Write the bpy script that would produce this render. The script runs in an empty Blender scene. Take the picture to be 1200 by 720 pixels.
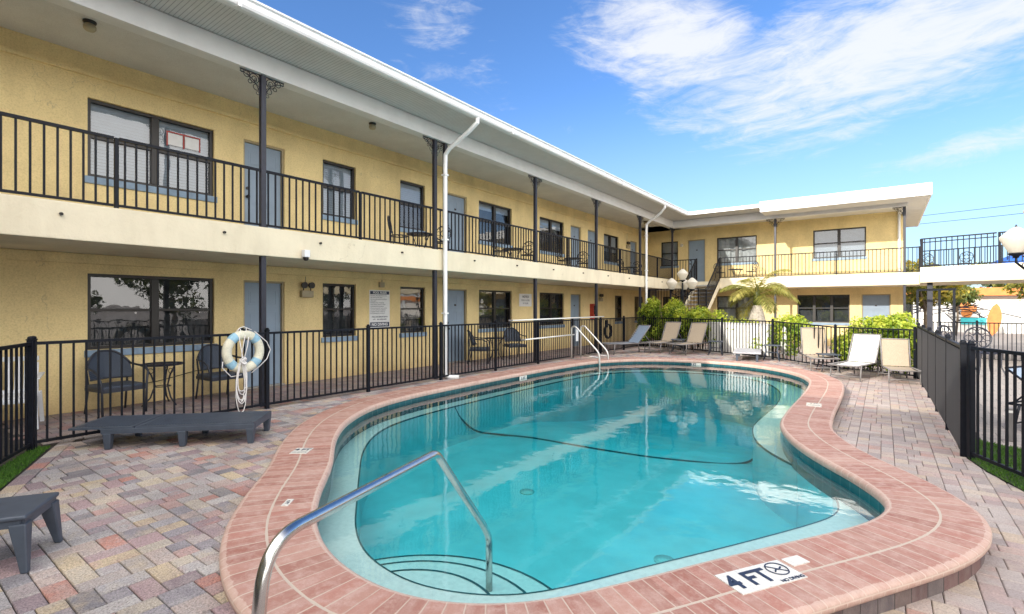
import bpy, bmesh, math, random
import numpy as np
from mathutils import Vector, Matrix
random.seed(7); np.random.seed(7)
R_=math.radians
S=bpy.context.scene; COL=S.collection
PI=math.pi
# ------------------------------------------------------------------ node helpers
def newmat(name):
    m=bpy.data.materials.new(name); m.use_nodes=True; nt=m.node_tree; nt.nodes.clear()
    out=nt.nodes.new('ShaderNodeOutputMaterial'); return m,nt,out
def N(nt,t,**k):
    n=nt.nodes.new(t)
    for a,b in k.items(): setattr(n,a,b)
    return n
def L(nt,a,b): nt.links.new(a,b)
def setin(n,**k):
    for a,b in k.items(): n.inputs[a.replace('_',' ')].default_value=b
def mth(nt,op,a,b=None,c=None,clamp=False):
    n=N(nt,'ShaderNodeMath',operation=op); n.use_clamp=clamp
    for i,v in enumerate((a,b,c)):
        if v is None: continue
        if isinstance(v,(int,float)): n.inputs[i].default_value=v
        else: L(nt,v,n.inputs[i])
    return n.outputs[0]
def ramp(nt,fac,stops,interp='LINEAR'):
    r=N(nt,'ShaderNodeValToRGB'); r.color_ramp.interpolation=interp
    el=r.color_ramp.elements
    while len(el)>1: el.remove(el[-1])
    el[0].position=stops[0][0]; el[0].color=(*stops[0][1],1)
    for p,c in stops[1:]:
        e=el.new(p); e.color=(*c,1)
    L(nt,fac,r.inputs[0]); return r.outputs[0]
def mixc(nt,fac,a,b,mode='MIX'):
    n=N(nt,'ShaderNodeMix',data_type='RGBA',blend_type=mode)
    for i,v in ((0,fac),(6,a),(7,b)):
        if isinstance(v,(int,float)): n.inputs[i].default_value=v
        elif isinstance(v,tuple): n.inputs[i].default_value=(*v,1) if len(v)==3 else v
        else: L(nt,v,n.inputs[i])
    return n.outputs[2]
def noise(nt,vec,scale,detail=4,rough=.55,dist=0):
    n=N(nt,'ShaderNodeTexNoise'); setin(n,Scale=scale,Detail=detail,Roughness=rough,Distortion=dist)
    if vec is not None: L(nt,vec,n.inputs['Vector'])
    return n.outputs['Fac']
def coords(nt,kind='Object'):
    return N(nt,'ShaderNodeTexCoord').outputs[kind]
def pos(nt): return N(nt,'ShaderNodeNewGeometry').outputs['Position']
def scalev(nt,vec,s):
    m=N(nt,'ShaderNodeMapping'); m.inputs['Scale'].default_value=s; L(nt,vec,m.inputs['Vector']); return m.outputs[0]
def sm(name,col,rough=.6,metal=0,var=.12,vs=6,bump=0,bs=40,bd=.004,grime=None,spec=.5,coat=0):
    """general painted / moulded surface: colour with two scales of variation and optional bump"""
    m,nt,out=newmat(name); b=N(nt,'ShaderNodeBsdfPrincipled'); L(nt,b.outputs[0],out.inputs[0])
    p=pos(nt)
    f=noise(nt,p,vs,5,.6); c2=tuple(max(0,x*(1-var*1.6)) for x in col); c3=tuple(min(1,x*(1+var*.8)) for x in col)
    c=ramp(nt,f,[(.3,c2),(.55,col),(.75,c3)])
    if grime:
        z=N(nt,'ShaderNodeSeparateXYZ'); L(nt,p,z.inputs[0])
        zz=mth(nt,'ADD',z.outputs[2],mth(nt,'MULTIPLY',noise(nt,p,3,4),.5))
        g=N(nt,'ShaderNodeMapRange'); g.interpolation_type='SMOOTHSTEP'; L(nt,zz,g.inputs[0])
        g.inputs[1].default_value=grime[1]+.25; g.inputs[2].default_value=grime[0]+.2; g.inputs[3].default_value=0; g.inputs[4].default_value=grime[3]
        c=mixc(nt,g.outputs[0],c,grime[2])
    if 'stucco' in name:
        st=noise(nt,scalev(nt,p,(1.3,1.3,.3)),1.0,6,.65)
        c=mixc(nt,1.0,c,ramp(nt,st,[(.34,(.90,.89,.87)),(.52,(1,1,1)),(.7,(1.04,1.04,1.04))]),'MULTIPLY')
        vo=N(nt,'ShaderNodeTexVoronoi',feature='DISTANCE_TO_EDGE'); vo.inputs['Scale'].default_value=.55
        wv=N(nt,'ShaderNodeVectorMath',operation='MULTIPLY_ADD'); nn=N(nt,'ShaderNodeTexNoise'); setin(nn,Scale=2.2,Detail=6); L(nt,p,nn.inputs['Vector']); L(nt,nn.outputs['Color'],wv.inputs[0]); wv.inputs[1].default_value=(.9,.9,.9); L(nt,p,wv.inputs[2]); L(nt,wv.outputs[0],vo.inputs['Vector'])
        ck=mth(nt,'MULTIPLY',mth(nt,'LESS_THAN',vo.outputs['Distance'],.0022),mth(nt,'GREATER_THAN',noise(nt,p,.6,3),.53))
        c=mixc(nt,mth(nt,'MULTIPLY',ck,.35),c,(.35,.29,.2))
    if bump>=.3:
        c=mixc(nt,1.0,c,ramp(nt,noise(nt,p,bs*1.6,4,.7),[(.32,(.84,.83,.81)),(.5,(1,1,1)),(.7,(1.08,1.08,1.08))]),'MULTIPLY')
    L(nt,c,b.inputs['Base Color']) ; setin(b,Roughness=rough,Metallic=metal); b.inputs['Specular IOR Level'].default_value=spec
    if coat: b.inputs['Coat Weight'].default_value=coat
    if bump:
        bp=N(nt,'ShaderNodeBump'); setin(bp,Strength=bump,Distance=bd); L(nt,noise(nt,p,bs,4,.6),bp.inputs['Height']); L(nt,bp.outputs[0],b.inputs['Normal'])
    return m
# ------------------------------------------------------------------ mesh builder
class MB:
    def __init__(s): s.v=[]; s.f=[]
    def quad(s,a,b,c,d):
        i=len(s.v); s.v+=[a,b,c,d]; s.f.append((i,i+1,i+2,i+3))
    def poly(s,pts):
        i=len(s.v); s.v+=list(pts); s.f.append(tuple(range(i,i+len(pts))))
    def box(s,x0,x1,y0,y1,z0,z1,M=None):
        if x0>x1:x0,x1=x1,x0
        if y0>y1:y0,y1=y1,y0
        if z0>z1:z0,z1=z1,z0
        i=len(s.v)
        p=[(x,y,z) for z in (z0,z1) for x,y in ((x0,y0),(x1,y0),(x1,y1),(x0,y1))]
        if M is not None: p=[tuple(M@Vector(q)) for q in p]
        s.v+=p
        s.f+=[(i,i+3,i+2,i+1),(i+4,i+5,i+6,i+7),(i,i+1,i+5,i+4),(i+1,i+2,i+6,i+5),(i+2,i+3,i+7,i+6),(i+3,i,i+4,i+7)]
    def bar(s,a,b,w,h=None,up=(0,0,1)):
        """rectangular bar from a to b"""
        h=h or w; a=Vector(a); b=Vector(b); d=(b-a).normalized(); u=Vector(up)
        if abs(d.dot(u))>.98: u=Vector((0,1,0))
        r=d.cross(u).normalized(); u=r.cross(d).normalized(); i=len(s.v)
        for c in (a,b):
            for q,t in ((-1,-1),(1,-1),(1,1),(-1,1)): s.v.append(tuple(c+r*q*w/2+u*t*h/2))
        s.f+=[(i,i+3,i+2,i+1),(i+4,i+5,i+6,i+7),(i,i+1,i+5,i+4),(i+1,i+2,i+6,i+5),(i+2,i+3,i+7,i+6),(i+3,i,i+4,i+7)]
    def tube(s,pts,r,n=8,closed=False,cap=True):
        pts=[Vector(p) for p in pts]; m=len(pts); i0=len(s.v); rr=r if isinstance(r,(list,tuple)) else [r]*m
        prev=None
        for k,p in enumerate(pts):
            if closed: d=(pts[(k+1)%m]-pts[k-1])
            else: d=pts[min(k+1,m-1)]-pts[max(k-1,0)]
            d=d.normalized() if d.length>1e-9 else Vector((0,0,1))
            if prev is None:
                u=Vector((0,0,1)) if abs(d.z)<.9 else Vector((1,0,0))
                u=(u-d*u.dot(d)).normalized()
            else:
                u=(prev-d*prev.dot(d)); u=u.normalized() if u.length>1e-6 else prev
            prev=u; w=d.cross(u)
            for j in range(n):
                a=2*PI*j/n; s.v.append(tuple(p+(u*math.cos(a)+w*math.sin(a))*rr[k]))
        for k in range(m if closed else m-1):
            k2=(k+1)%m
            for j in range(n):
                j2=(j+1)%n; s.f.append((i0+k*n+j,i0+k*n+j2,i0+k2*n+j2,i0+k2*n+j))
        if cap and not closed:
            s.f.append(tuple(i0+j for j in reversed(range(n)))); s.f.append(tuple(i0+(m-1)*n+j for j in range(n)))
    def lathe(s,prof,c=(0,0,0),n=20,cap=True):
        i0=len(s.v); m=len(prof)
        for r,z in prof:
            for j in range(n):
                a=2*PI*j/n; s.v.append((c[0]+r*math.cos(a),c[1]+r*math.sin(a),c[2]+z))
        for k in range(m-1):
            for j in range(n):
                j2=(j+1)%n; s.f.append((i0+k*n+j,i0+k*n+j2,i0+(k+1)*n+j2,i0+(k+1)*n+j))
        if cap:
            s.f.append(tuple(i0+j for j in reversed(range(n)))); s.f.append(tuple(i0+(m-1)*n+j for j in range(n)))
    def ring(s,c,r,ax,ay,t=.008,n=14,a0=0,a1=2*PI,m=5):
        ax=Vector(ax);ay=Vector(ay);c=Vector(c); full=abs(a1-a0-2*PI)<1e-6
        k=n if full else n+1
        s.tube([c+ax*r*math.cos(a0+(a1-a0)*i/n)+ay*r*math.sin(a0+(a1-a0)*i/n) for i in range(k)],t,m,closed=full)
    def build(s,name,mat,parent=None,smooth=False,bevel=0,seg=2,loc=None):
        me=bpy.data.meshes.new(name); me.from_pydata([tuple(v) for v in s.v],[],s.f); me.update()
        if smooth is True: me.polygons.foreach_set('use_smooth',[True]*len(me.polygons))
        o=bpy.data.objects.new(name,me); COL.objects.link(o)
        if isinstance(mat,(list,tuple)):
            for q in mat: me.materials.append(q)
        elif mat: me.materials.append(mat)
        if parent: o.parent=parent
        if loc: o.location=loc
        if smooth=='auto' or bevel:
            bm=bmesh.new(); bm.from_mesh(me); bmesh.ops.remove_doubles(bm,verts=bm.verts,dist=1e-5)
            if bevel:
                es=[e for e in bm.edges if len(e.link_faces)==2 and e.calc_face_angle(0)>.6]
                bmesh.ops.bevel(bm,geom=es,offset=bevel,segments=seg,affect='EDGES',profile=.5,clamp_overlap=True)
            bm.to_mesh(me); bm.free()
            if smooth: me.shade_smooth() if hasattr(me,'shade_smooth') else None
            if smooth=='auto':
                try: me.set_sharp_from_angle(angle=R_(35))
                except Exception: pass
        return o
def tag(o,label=None,cat=None,group=None,kind=None):
    if label:o['label']=label
    if cat:o['category']=cat
    if group:o['group']=group
    if kind:o['kind']=kind
    return o
def empty(name,loc=(0,0,0),rz=0,label=None,cat=None,group=None,rx=0,ry=0):
    o=bpy.data.objects.new(name,None); COL.objects.link(o); o.location=loc; o.rotation_euler=(rx,ry,rz); o.empty_display_size=.2
    return tag(o,label,cat,group)
def copy_tree(o,parent=None):
    c=o.copy(); COL.objects.link(c); c.parent=parent
    for ch in list(o.children): copy_tree(ch,c)
    return c
def place(o,loc,rz,label=None,group=None):
    c=copy_tree(o); c.location=loc; c.rotation_euler=(0,0,rz)
    if label:c['label']=label
    if group:c['group']=group
    return c
def text(name,body,size,mat,parent,M,align='CENTER',ext=.0008,bold=0,sx=1):
    cu=bpy.data.curves.new(name,'FONT'); cu.body=body; cu.size=size; cu.extrude=ext; cu.align_x=align; cu.align_y='CENTER'; cu.offset=bold; cu.space_line=.95
    t=bpy.data.objects.new(name,cu); COL.objects.link(t)
    dg=bpy.context.evaluated_depsgraph_get(); me=bpy.data.meshes.new_from_object(t.evaluated_get(dg))
    bpy.data.objects.remove(t); me.name=name
    me.transform(M@Matrix.Diagonal((sx,1,1,1))); me.materials.clear(); me.materials.append(mat)
    o=bpy.data.objects.new(name,me); COL.objects.link(o); o.parent=parent; return o
# ------------------------------------------------------------------ materials
M={}
M['stucco']=sm('stucco yellow',(.83,.665,.34),.9,var=.10,vs=1.1,bump=.6,bs=30,bd=.014,grime=(.0,.35,(.52,.36,.18),.5))
M['stucco_cream']=sm('stucco cream',(.74,.665,.50),.9,var=.06,vs=1.2,bump=.29,bs=26,bd=.02)
M['white']=sm('white painted wood',(.70,.70,.70),.55,var=.05,vs=3,bump=.1,bs=20)
M['ceiling']=sm('ceiling paint',(.62,.615,.61),.8,var=.06,vs=1.5,bump=.3,bs=60)
M['gutter']=sm('white gutter enamel',(.8,.81,.82),.3,var=.05,vs=5)
M['black']=sm('black enamel metal',(.006,.008,.014),.5,var=.2,vs=20,bump=.15,bs=180,bd=.001,spec=.22)
M['column']=sm('column enamel',(.018,.020,.034),.45,var=.2,vs=12)
M['frame']=sm('dark bronze window frame',(.022,.019,.018),.4,var=.2)
M['door']=sm('blue grey door paint',(.25,.33,.43),.45,var=.08,vs=2)
M['doorframe']=sm('door frame paint',(.40,.33,.20),.6,var=.1)
M['sill']=sm('blue sill paint',(.24,.34,.46),.6,var=.15,vs=5)
M['blind']=sm('white blind slats',(.62,.69,.76),.5,var=.05)
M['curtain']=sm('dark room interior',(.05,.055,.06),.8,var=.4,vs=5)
M['curtainw']=sm('pale drape cloth',(.6,.6,.58),.8,var=.2,vs=9)
M['steel']=sm('brushed stainless steel',(.62,.62,.60),.2,metal=1,var=.06,vs=30)
M['railbright']=sm('sunlit stainless',(.78,.77,.74),.42,metal=.7,var=.05)  # brighter than plain steel: sunlight on the rails put into the colour
M['whitepaint']=sm('white tube paint',(.8,.8,.78),.35,var=.05)
M['plastic_dark']=sm('dark grey moulded plastic',(.058,.074,.102),.45,var=.12,vs=9,bump=.2,bs=120,bd=.001)
M['wicker_frame']=sm('dark wicker rim',(.035,.04,.055),.5,var=.2,vs=60)
M['white_plastic']=sm('white plastic',(.75,.77,.80),.4,var=.05)
M['slingt']=sm('tan sling fabric',(.40,.33,.25),.9,var=.12,vs=60,bump=.4,bs=300,bd=.002)
M['slingw']=sm('pale sling fabric',(.62,.62,.60),.9,var=.04,vs=20,bump=.3,bs=300,bd=.002)
M['palegrey']=sm('pale grey plastic',(.40,.40,.43),.6)
M['slingb']=sm('blue grey sling fabric',(.24,.31,.42),.9,var=.08,vs=20,bump=.3,bs=300,bd=.002)
M['chairframe']=sm('taupe aluminium frame',(.20,.19,.19),.45,var=.1)
M['ringcream']=sm('cream ring foam',(.72,.70,.56),.6,var=.1,vs=14,bump=.3,bs=50)
M['ringblue']=sm('faded blue ring band',(.30,.52,.66),.6,var=.15,vs=14)
M['rope']=sm('white rope',(.78,.76,.74),.8,var=.1,vs=80)
M['ink']=sm('navy lettering',(.02,.035,.08),.5,var=.1)
M['signwhite']=sm('sign face',(.78,.79,.80),.4,var=.04,vs=12)
M['tilemark']=sm('white ceramic marker tile',(.76,.75,.70),.25,var=.12,vs=50)
M['red']=sm('red enamel',(.42,.04,.03),.4,var=.2)
M['bark']=sm('bark',(.16,.12,.08),.9,var=.3,vs=20,bump=.6,bs=40,bd=.02)
M['palmtrunk']=sm('pale palm trunk',(.42,.38,.33),.9,var=.25,vs=18,bump=.5,bs=30,bd=.02)
M['roof']=sm('roof membrane',(.62,.61,.58),.8,var=.08,vs=2)
M['concrete']=sm('concrete',(.36,.34,.31),.9,var=.12,vs=3,bump=.3,bs=40)
M['step']=sm('step tread paint',(.40,.39,.37),.8,var=.12,vs=5)
M['lampglass']=None
M['orange']=sm('orange roof edge paint',(.62,.22,.05),.6,var=.15,vs=3)
M['wallw']=sm('white rendered wall',(.78,.77,.74),.9,var=.05,vs=2,bump=.3)
M['turq']=sm('turquoise paint',(.05,.5,.55),.6)
M['blue']=sm('blue canvas',(.03,.14,.55),.8)
M['brass']=sm('tan housing',(.42,.36,.24),.6,var=.1)
M['darkbrick']=None
def soffit_mat():
    m,nt,out=newmat('ribbed vinyl soffit'); b=N(nt,'ShaderNodeBsdfPrincipled'); L(nt,b.outputs[0],out.inputs[0])
    p=pos(nt); s=N(nt,'ShaderNodeSeparateXYZ'); L(nt,p,s.inputs[0])
    # ribs run across the eave: lines at fixed y on the long side, fixed x on the short one
    sel=mth(nt,'GREATER_THAN',mth(nt,'ADD',s.outputs[1],mth(nt,'MULTIPLY',s.outputs[0],-1)),28.7)
    u=mth(nt,'ADD',mth(nt,'MULTIPLY',s.outputs[1],mth(nt,'SUBTRACT',1,sel)),mth(nt,'MULTIPLY',s.outputs[0],sel))
    fr=mth(nt,'FRACT',mth(nt,'MULTIPLY',u,1/.055))
    ln=mth(nt,'LESS_THAN',fr,.16)
    c=mixc(nt,ln,(.70,.69,.67),(.33,.325,.32))
    c=mixc(nt,mth(nt,'MULTIPLY',noise(nt,p,5,4),.45),c,(.36,.35,.33))
    L(nt,c,b.inputs['Base Color']); setin(b,Roughness=.6); return m
M['soffit']=soffit_mat()
def glass_mat():
    m,nt,out=newmat('window glass'); fr=N(nt,'ShaderNodeFresnel'); fr.inputs[0].default_value=1.5
    tr=N(nt,'ShaderNodeBsdfTransparent'); tr.inputs[0].default_value=(.78,.82,.85,1)
    gl=N(nt,'ShaderNodeBsdfGlossy'); gl.inputs['Roughness'].default_value=.015
    bp=N(nt,'ShaderNodeBump'); setin(bp,Strength=.03,Distance=.05); L(nt,noise(nt,pos(nt),3,2),bp.inputs['Height']); L(nt,bp.outputs[0],gl.inputs['Normal'])
    mx=N(nt,'ShaderNodeMixShader'); L(nt,mth(nt,'ADD',mth(nt,'MULTIPLY',fr.outputs[0],1.1),.07,clamp=True),mx.inputs[0]); L(nt,tr.outputs[0],mx.inputs[1]); L(nt,gl.outputs[0],mx.inputs[2]); L(nt,mx.outputs[0],out.inputs[0])
    return m
M['glass']=glass_mat()
def lamp_mat():
    m,nt,out=newmat('frosted acrylic'); b=N(nt,'ShaderNodeBsdfPrincipled'); t=N(nt,'ShaderNodeBsdfTranslucent'); t.inputs[0].default_value=(.85,.8,.7,1)
    setin(b,Base_Color=(.82,.78,.70,1),Roughness=.3); mx=N(nt,'ShaderNodeMixShader'); mx.inputs[0].default_value=.45
    L(nt,b.outputs[0],mx.inputs[1]);L(nt,t.outputs[0],mx.inputs[2]);L(nt,mx.outputs[0],out.inputs[0]); return m
M['lampglass']=lamp_mat()
PAL=[(0,(.40,.365,.345)),(.08,(.235,.225,.24)),(.17,(.47,.39,.35)),(.27,(.46,.31,.285)),(.35,(.40,.385,.39)),(.44,(.50,.445,.365)),(.53,(.30,.28,.30)),(.60,(.41,.30,.305)),(.69,(.52,.43,.30)),(.75,(.44,.42,.41)),(.85,(.30,.235,.25)),(.93,(.47,.24,.195)),(.965,(.50,.48,.46))]
def paver_mat():
    m,nt,out=newmat('tumbled concrete paver'); b=N(nt,'ShaderNodeBsdfPrincipled'); L(nt,b.outputs[0],out.inputs[0])
    a=N(nt,'ShaderNodeAttribute'); a.attribute_name='rnd'; s=N(nt,'ShaderNodeSeparateColor'); L(nt,a.outputs['Color'],s.inputs[0]); p=pos(nt)
    c=ramp(nt,s.outputs[0],PAL,'CONSTANT')
    c2=ramp(nt,s.outputs[1],PAL,'CONSTANT')
    c=mixc(nt,mth(nt,'MULTIPLY',ramp(nt,noise(nt,p,9,5,.6),[(.42,(0,0,0)),(.66,(1,1,1))]),.55),c,c2)
    c=mixc(nt,.55,c,mixc(nt,noise(nt,p,140,3,.8),(.08,.075,.07),(.62,.58,.55)))if False else c
    sp=ramp(nt,noise(nt,p,85,5,.85),[(.34,(.35,.35,.35)),(.5,(1,1,1)),(.68,(1.55,1.53,1.5))])
    c=mixc(nt,1.0,c,sp,'MULTIPLY')
    st=ramp(nt,noise(nt,p,.9,5,.6),[(.33,(.66,.64,.65)),(.6,(1.02,.99,.97))])
    c=mixc(nt,1.0,c,st,'MULTIPLY')
    # paler, redder pavers towards the right side of the pool
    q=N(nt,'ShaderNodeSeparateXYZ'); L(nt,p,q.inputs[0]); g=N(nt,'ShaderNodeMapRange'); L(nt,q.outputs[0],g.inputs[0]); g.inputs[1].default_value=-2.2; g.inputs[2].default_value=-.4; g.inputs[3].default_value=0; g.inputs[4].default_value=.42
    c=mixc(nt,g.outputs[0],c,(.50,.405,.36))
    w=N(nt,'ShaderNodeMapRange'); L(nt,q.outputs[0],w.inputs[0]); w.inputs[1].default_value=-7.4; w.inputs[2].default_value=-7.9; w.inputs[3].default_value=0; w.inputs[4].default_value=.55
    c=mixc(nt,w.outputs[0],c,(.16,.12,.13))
    L(nt,c,b.inputs['Base Color']); setin(b,Roughness=.85)
    bp=N(nt,'ShaderNodeBump'); setin(bp,Strength=.6,Distance=.006); L(nt,noise(nt,p,70,5,.7),bp.inputs['Height']); L(nt,bp.outputs[0],b.inputs['Normal']); return m
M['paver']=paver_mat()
M['sand']=sm('joint sand',(.055,.047,.042),.95,var=.3,vs=20,bump=.4,bs=120)
CW_=.555
def coping_mat(name,flat=True):
    m,nt,out=newmat(name); b=N(nt,'ShaderNodeBsdfPrincipled'); L(nt,b.outputs[0],out.inputs[0]); p=pos(nt)
    uv=coords(nt,'UV'); br=N(nt,'ShaderNodeTexBrick'); L(nt,uv,br.inputs['Vector'])
    br.offset=.5 if flat else 0; br.squash=1
    setin(br,Scale=1,Mortar_Size=.0048 if flat else .005,Mortar_Smooth=.3,Bias=0,Brick_Width=.098 if flat else .14,Row_Height=.29 if flat else .5)
    br.inputs['Color1'].default_value=(0,0,0,1); br.inputs['Color2'].default_value=(1,1,1,1); br.inputs['Mortar'].default_value=(.5,.5,.5,1)
    if flat:
        c=ramp(nt,br.outputs['Color'],[(0,(.31,.125,.092)),(.3,(.44,.205,.16)),(.5,(.34,.145,.11)),(.75,(.48,.27,.215)),(1,(.38,.17,.13))])
        mort=(.56,.45,.37)
    else:
        c=ramp(nt,br.outputs['Color'],[(0,(.09,.07,.075)),(.35,(.19,.095,.09)),(.6,(.12,.11,.12)),(1,(.21,.14,.11))]); mort=(.06,.05,.05)
    streak=noise(nt,scalev(nt,uv,(16,3.5,1)),1,5,.65)
    c=mixc(nt,ramp(nt,streak,[(.45,(0,0,0)),(.75,(.38,.38,.38))]),c,(.62,.50,.44) if flat else (.3,.27,.25))
    c=mixc(nt,ramp(nt,noise(nt,p,14,6,.72),[(.46,(0,0,0)),(.68,(.5,.5,.5))]),c,(.62,.46,.40) if flat else (.25,.2,.19))
    c=mixc(nt,mth(nt,'MULTIPLY',ramp(nt,noise(nt,p,120,3,.7),[(.35,(1,1,1)),(.55,(0,0,0))]),.22),c,(.22,.12,.10))
    c=mixc(nt,mth(nt,'MULTIPLY',ramp(nt,noise(nt,p,1.6,5,.6),[(.4,(0,0,0)),(.65,(1,1,1))]),.22),c,(.56,.40,.33) if flat else (.2,.17,.16))
    c=mixc(nt,mth(nt,'MULTIPLY',br.outputs['Fac'],ramp(nt,noise(nt,p,5,4,.6),[(.3,(.6,.6,.6)),(.6,(1,1,1))])),c,mort)
    if flat:   # wide pale grout between the two courses, along the ring
        s=N(nt,'ShaderNodeSeparateXYZ'); L(nt,uv,s.inputs[0])
        d=mth(nt,'ABSOLUTE',mth(nt,'SUBTRACT',s.outputs[1],.29)); gl=mth(nt,'LESS_THAN',d,mth(nt,'ADD',.004,mth(nt,'MULTIPLY',noise(nt,p,7,2),.009)))
        c=mixc(nt,gl,c,(.55,.46,.38))
    if flat:   # worn pale rims
        e1=mth(nt,'GREATER_THAN',mth(nt,'ADD',s.outputs[1],mth(nt,'MULTIPLY',noise(nt,p,18,5,.7),.06)),CW_-.005); e2=mth(nt,'LESS_THAN',mth(nt,'ADD',s.outputs[1],mth(nt,'MULTIPLY',noise(nt,p,18,5,.7),-.03)),-.002)
        c=mixc(nt,mth(nt,'MULTIPLY',mth(nt,'MAXIMUM',e1,e2),mth(nt,'ADD',.15,mth(nt,'MULTIPLY',noise(nt,p,30,4,.7),.55))),c,(.66,.52,.44))
    L(nt,c,b.inputs['Base Color']); setin(b,Roughness=.75)
    h=mth(nt,'ADD',mth(nt,'MULTIPLY',br.outputs['Fac'],-1.0),mth(nt,'MULTIPLY',noise(nt,p,80,5,.7),.5))
    bp=N(nt,'ShaderNodeBump'); setin(bp,Strength=.55,Distance=.004 if flat else .012); L(nt,h,bp.inputs['Height']); L(nt,bp.outputs[0],b.inputs['Normal']); return m
M['coping']=coping_mat('brick coping'); M['darkbrick']=coping_mat('riser paver',False)
def tile_mat():
    m,nt,out=newmat('teal waterline tile'); b=N(nt,'ShaderNodeBsdfPrincipled'); L(nt,b.outputs[0],out.inputs[0]); uv=coords(nt,'UV')
    br=N(nt,'ShaderNodeTexBrick'); L(nt,uv,br.inputs['Vector']); br.offset=0
    setin(br,Scale=1,Mortar_Size=.003,Brick_Width=.15,Row_Height=.15); br.inputs['Color1'].default_value=(.012,.060,.075,1); br.inputs['Color2'].default_value=(.022,.10,.12,1); br.inputs['Mortar'].default_value=(.12,.22,.22,1)
    c=mixc(nt,mth(nt,'MULTIPLY',noise(nt,pos(nt),9,5,.7),.5),br.outputs['Color'],(.05,.16,.19))
    L(nt,c,b.inputs['Base Color']); setin(b,Roughness=.18); return m
M['tile']=tile_mat()
M['plaster']=sm('pool plaster',(.70,.78,.79),.8,var=.10,vs=1.6,bump=.1)
M['benchp']=sm('pool bench plaster',(.86,.80,.77),.8,var=.07,vs=22,bump=.1)
M['tileline']=sm('dark trim tile',(.02,.09,.11),.4,var=.2)
def water_mat():
    m,nt,out=newmat('pool water'); p=pos(nt)
    fr=N(nt,'ShaderNodeFresnel'); fr.inputs[0].default_value=1.33
    w1=noise(nt,scalev(nt,p,(1.0,1.0,0)),2.2,2,.5); w2=noise(nt,p,9,3,.55)
    h=mth(nt,'ADD',w1,mth(nt,'MULTIPLY',w2,.2))
    bp=N(nt,'ShaderNodeBump'); setin(bp,Strength=.3,Distance=.012); L(nt,h,bp.inputs['Height'])
    gl=N(nt,'ShaderNodeBsdfGlossy'); gl.inputs['Roughness'].default_value=0.005; L(nt,bp.outputs[0],gl.inputs['Normal']); L(nt,bp.outputs[0],fr.inputs['Normal'])
    tr=N(nt,'ShaderNodeBsdfTransparent'); tr.inputs[0].default_value=(.97,.99,.99,1)
    mx=N(nt,'ShaderNodeMixShader'); L(nt,mth(nt,'MULTIPLY',fr.outputs[0],1.2,clamp=True),mx.inputs[0]); L(nt,tr.outputs[0],mx.inputs[1]); L(nt,gl.outputs[0],mx.inputs[2]); L(nt,mx.outputs[0],out.inputs[0])
    va=N(nt,'ShaderNodeVolumeAbsorption'); va.inputs['Color'].default_value=(.0,.875,.912,1); va.inputs['Density'].default_value=.74; L(nt,va.outputs[0],out.inputs['Volume'])
    return m
M['water']=water_mat()
def leaf_mat(name,stops,trans=.35,rough=.5):
    m,nt,out=newmat(name); b=N(nt,'ShaderNodeBsdfPrincipled'); a=N(nt,'ShaderNodeAttribute'); a.attribute_name='rnd'
    s=N(nt,'ShaderNodeSeparateColor'); L(nt,a.outputs['Color'],s.inputs[0]); c=ramp(nt,s.outputs[0],stops)
    L(nt,c,b.inputs['Base Color']); setin(b,Roughness=rough); t=N(nt,'ShaderNodeBsdfTranslucent'); L(nt,mixc(nt,1,c,(1.3,1.25,.5),'MULTIPLY'),t.inputs[0])
    mx=N(nt,'ShaderNodeMixShader'); mx.inputs[0].default_value=trans; L(nt,b.outputs[0],mx.inputs[1]); L(nt,t.outputs[0],mx.inputs[2]); L(nt,mx.outputs[0],out.inputs[0]); return m
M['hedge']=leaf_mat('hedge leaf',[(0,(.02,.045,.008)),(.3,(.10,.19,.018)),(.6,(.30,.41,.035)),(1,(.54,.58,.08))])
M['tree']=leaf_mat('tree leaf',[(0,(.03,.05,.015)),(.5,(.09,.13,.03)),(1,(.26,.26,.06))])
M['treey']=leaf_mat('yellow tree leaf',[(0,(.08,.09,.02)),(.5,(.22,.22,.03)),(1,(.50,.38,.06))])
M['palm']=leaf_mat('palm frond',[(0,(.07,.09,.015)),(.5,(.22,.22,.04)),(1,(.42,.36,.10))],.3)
M['grass']=leaf_mat('grass blade',[(0,(.03,.09,.01)),(.5,(.06,.17,.015)),(1,(.13,.26,.03))],.25,.7)
M['soil']=sm('lawn soil',(.035,.06,.015),.95,var=.3,vs=20,bump=.4)
def screen_mat():
    m,nt,out=newmat('fence windscreen mesh'); b=N(nt,'ShaderNodeBsdfPrincipled'); setin(b,Base_Color=(.085,.085,.09,1),Roughness=.9)
    t=N(nt,'ShaderNodeBsdfTransparent'); mx=N(nt,'ShaderNodeMixShader'); mx.inputs[0].default_value=.74
    tl=N(nt,'ShaderNodeBsdfTranslucent'); tl.inputs[0].default_value=(.22,.21,.21,1); m2=N(nt,'ShaderNodeMixShader'); m2.inputs[0].default_value=.35
    L(nt,b.outputs[0],m2.inputs[1]); L(nt,tl.outputs[0],m2.inputs[2])
    L(nt,t.outputs[0],mx.inputs[1]); L(nt,m2.outputs[0],mx.inputs[2]); L(nt,mx.outputs[0],out.inputs[0]); return m
M['screen']=screen_mat()
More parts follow.
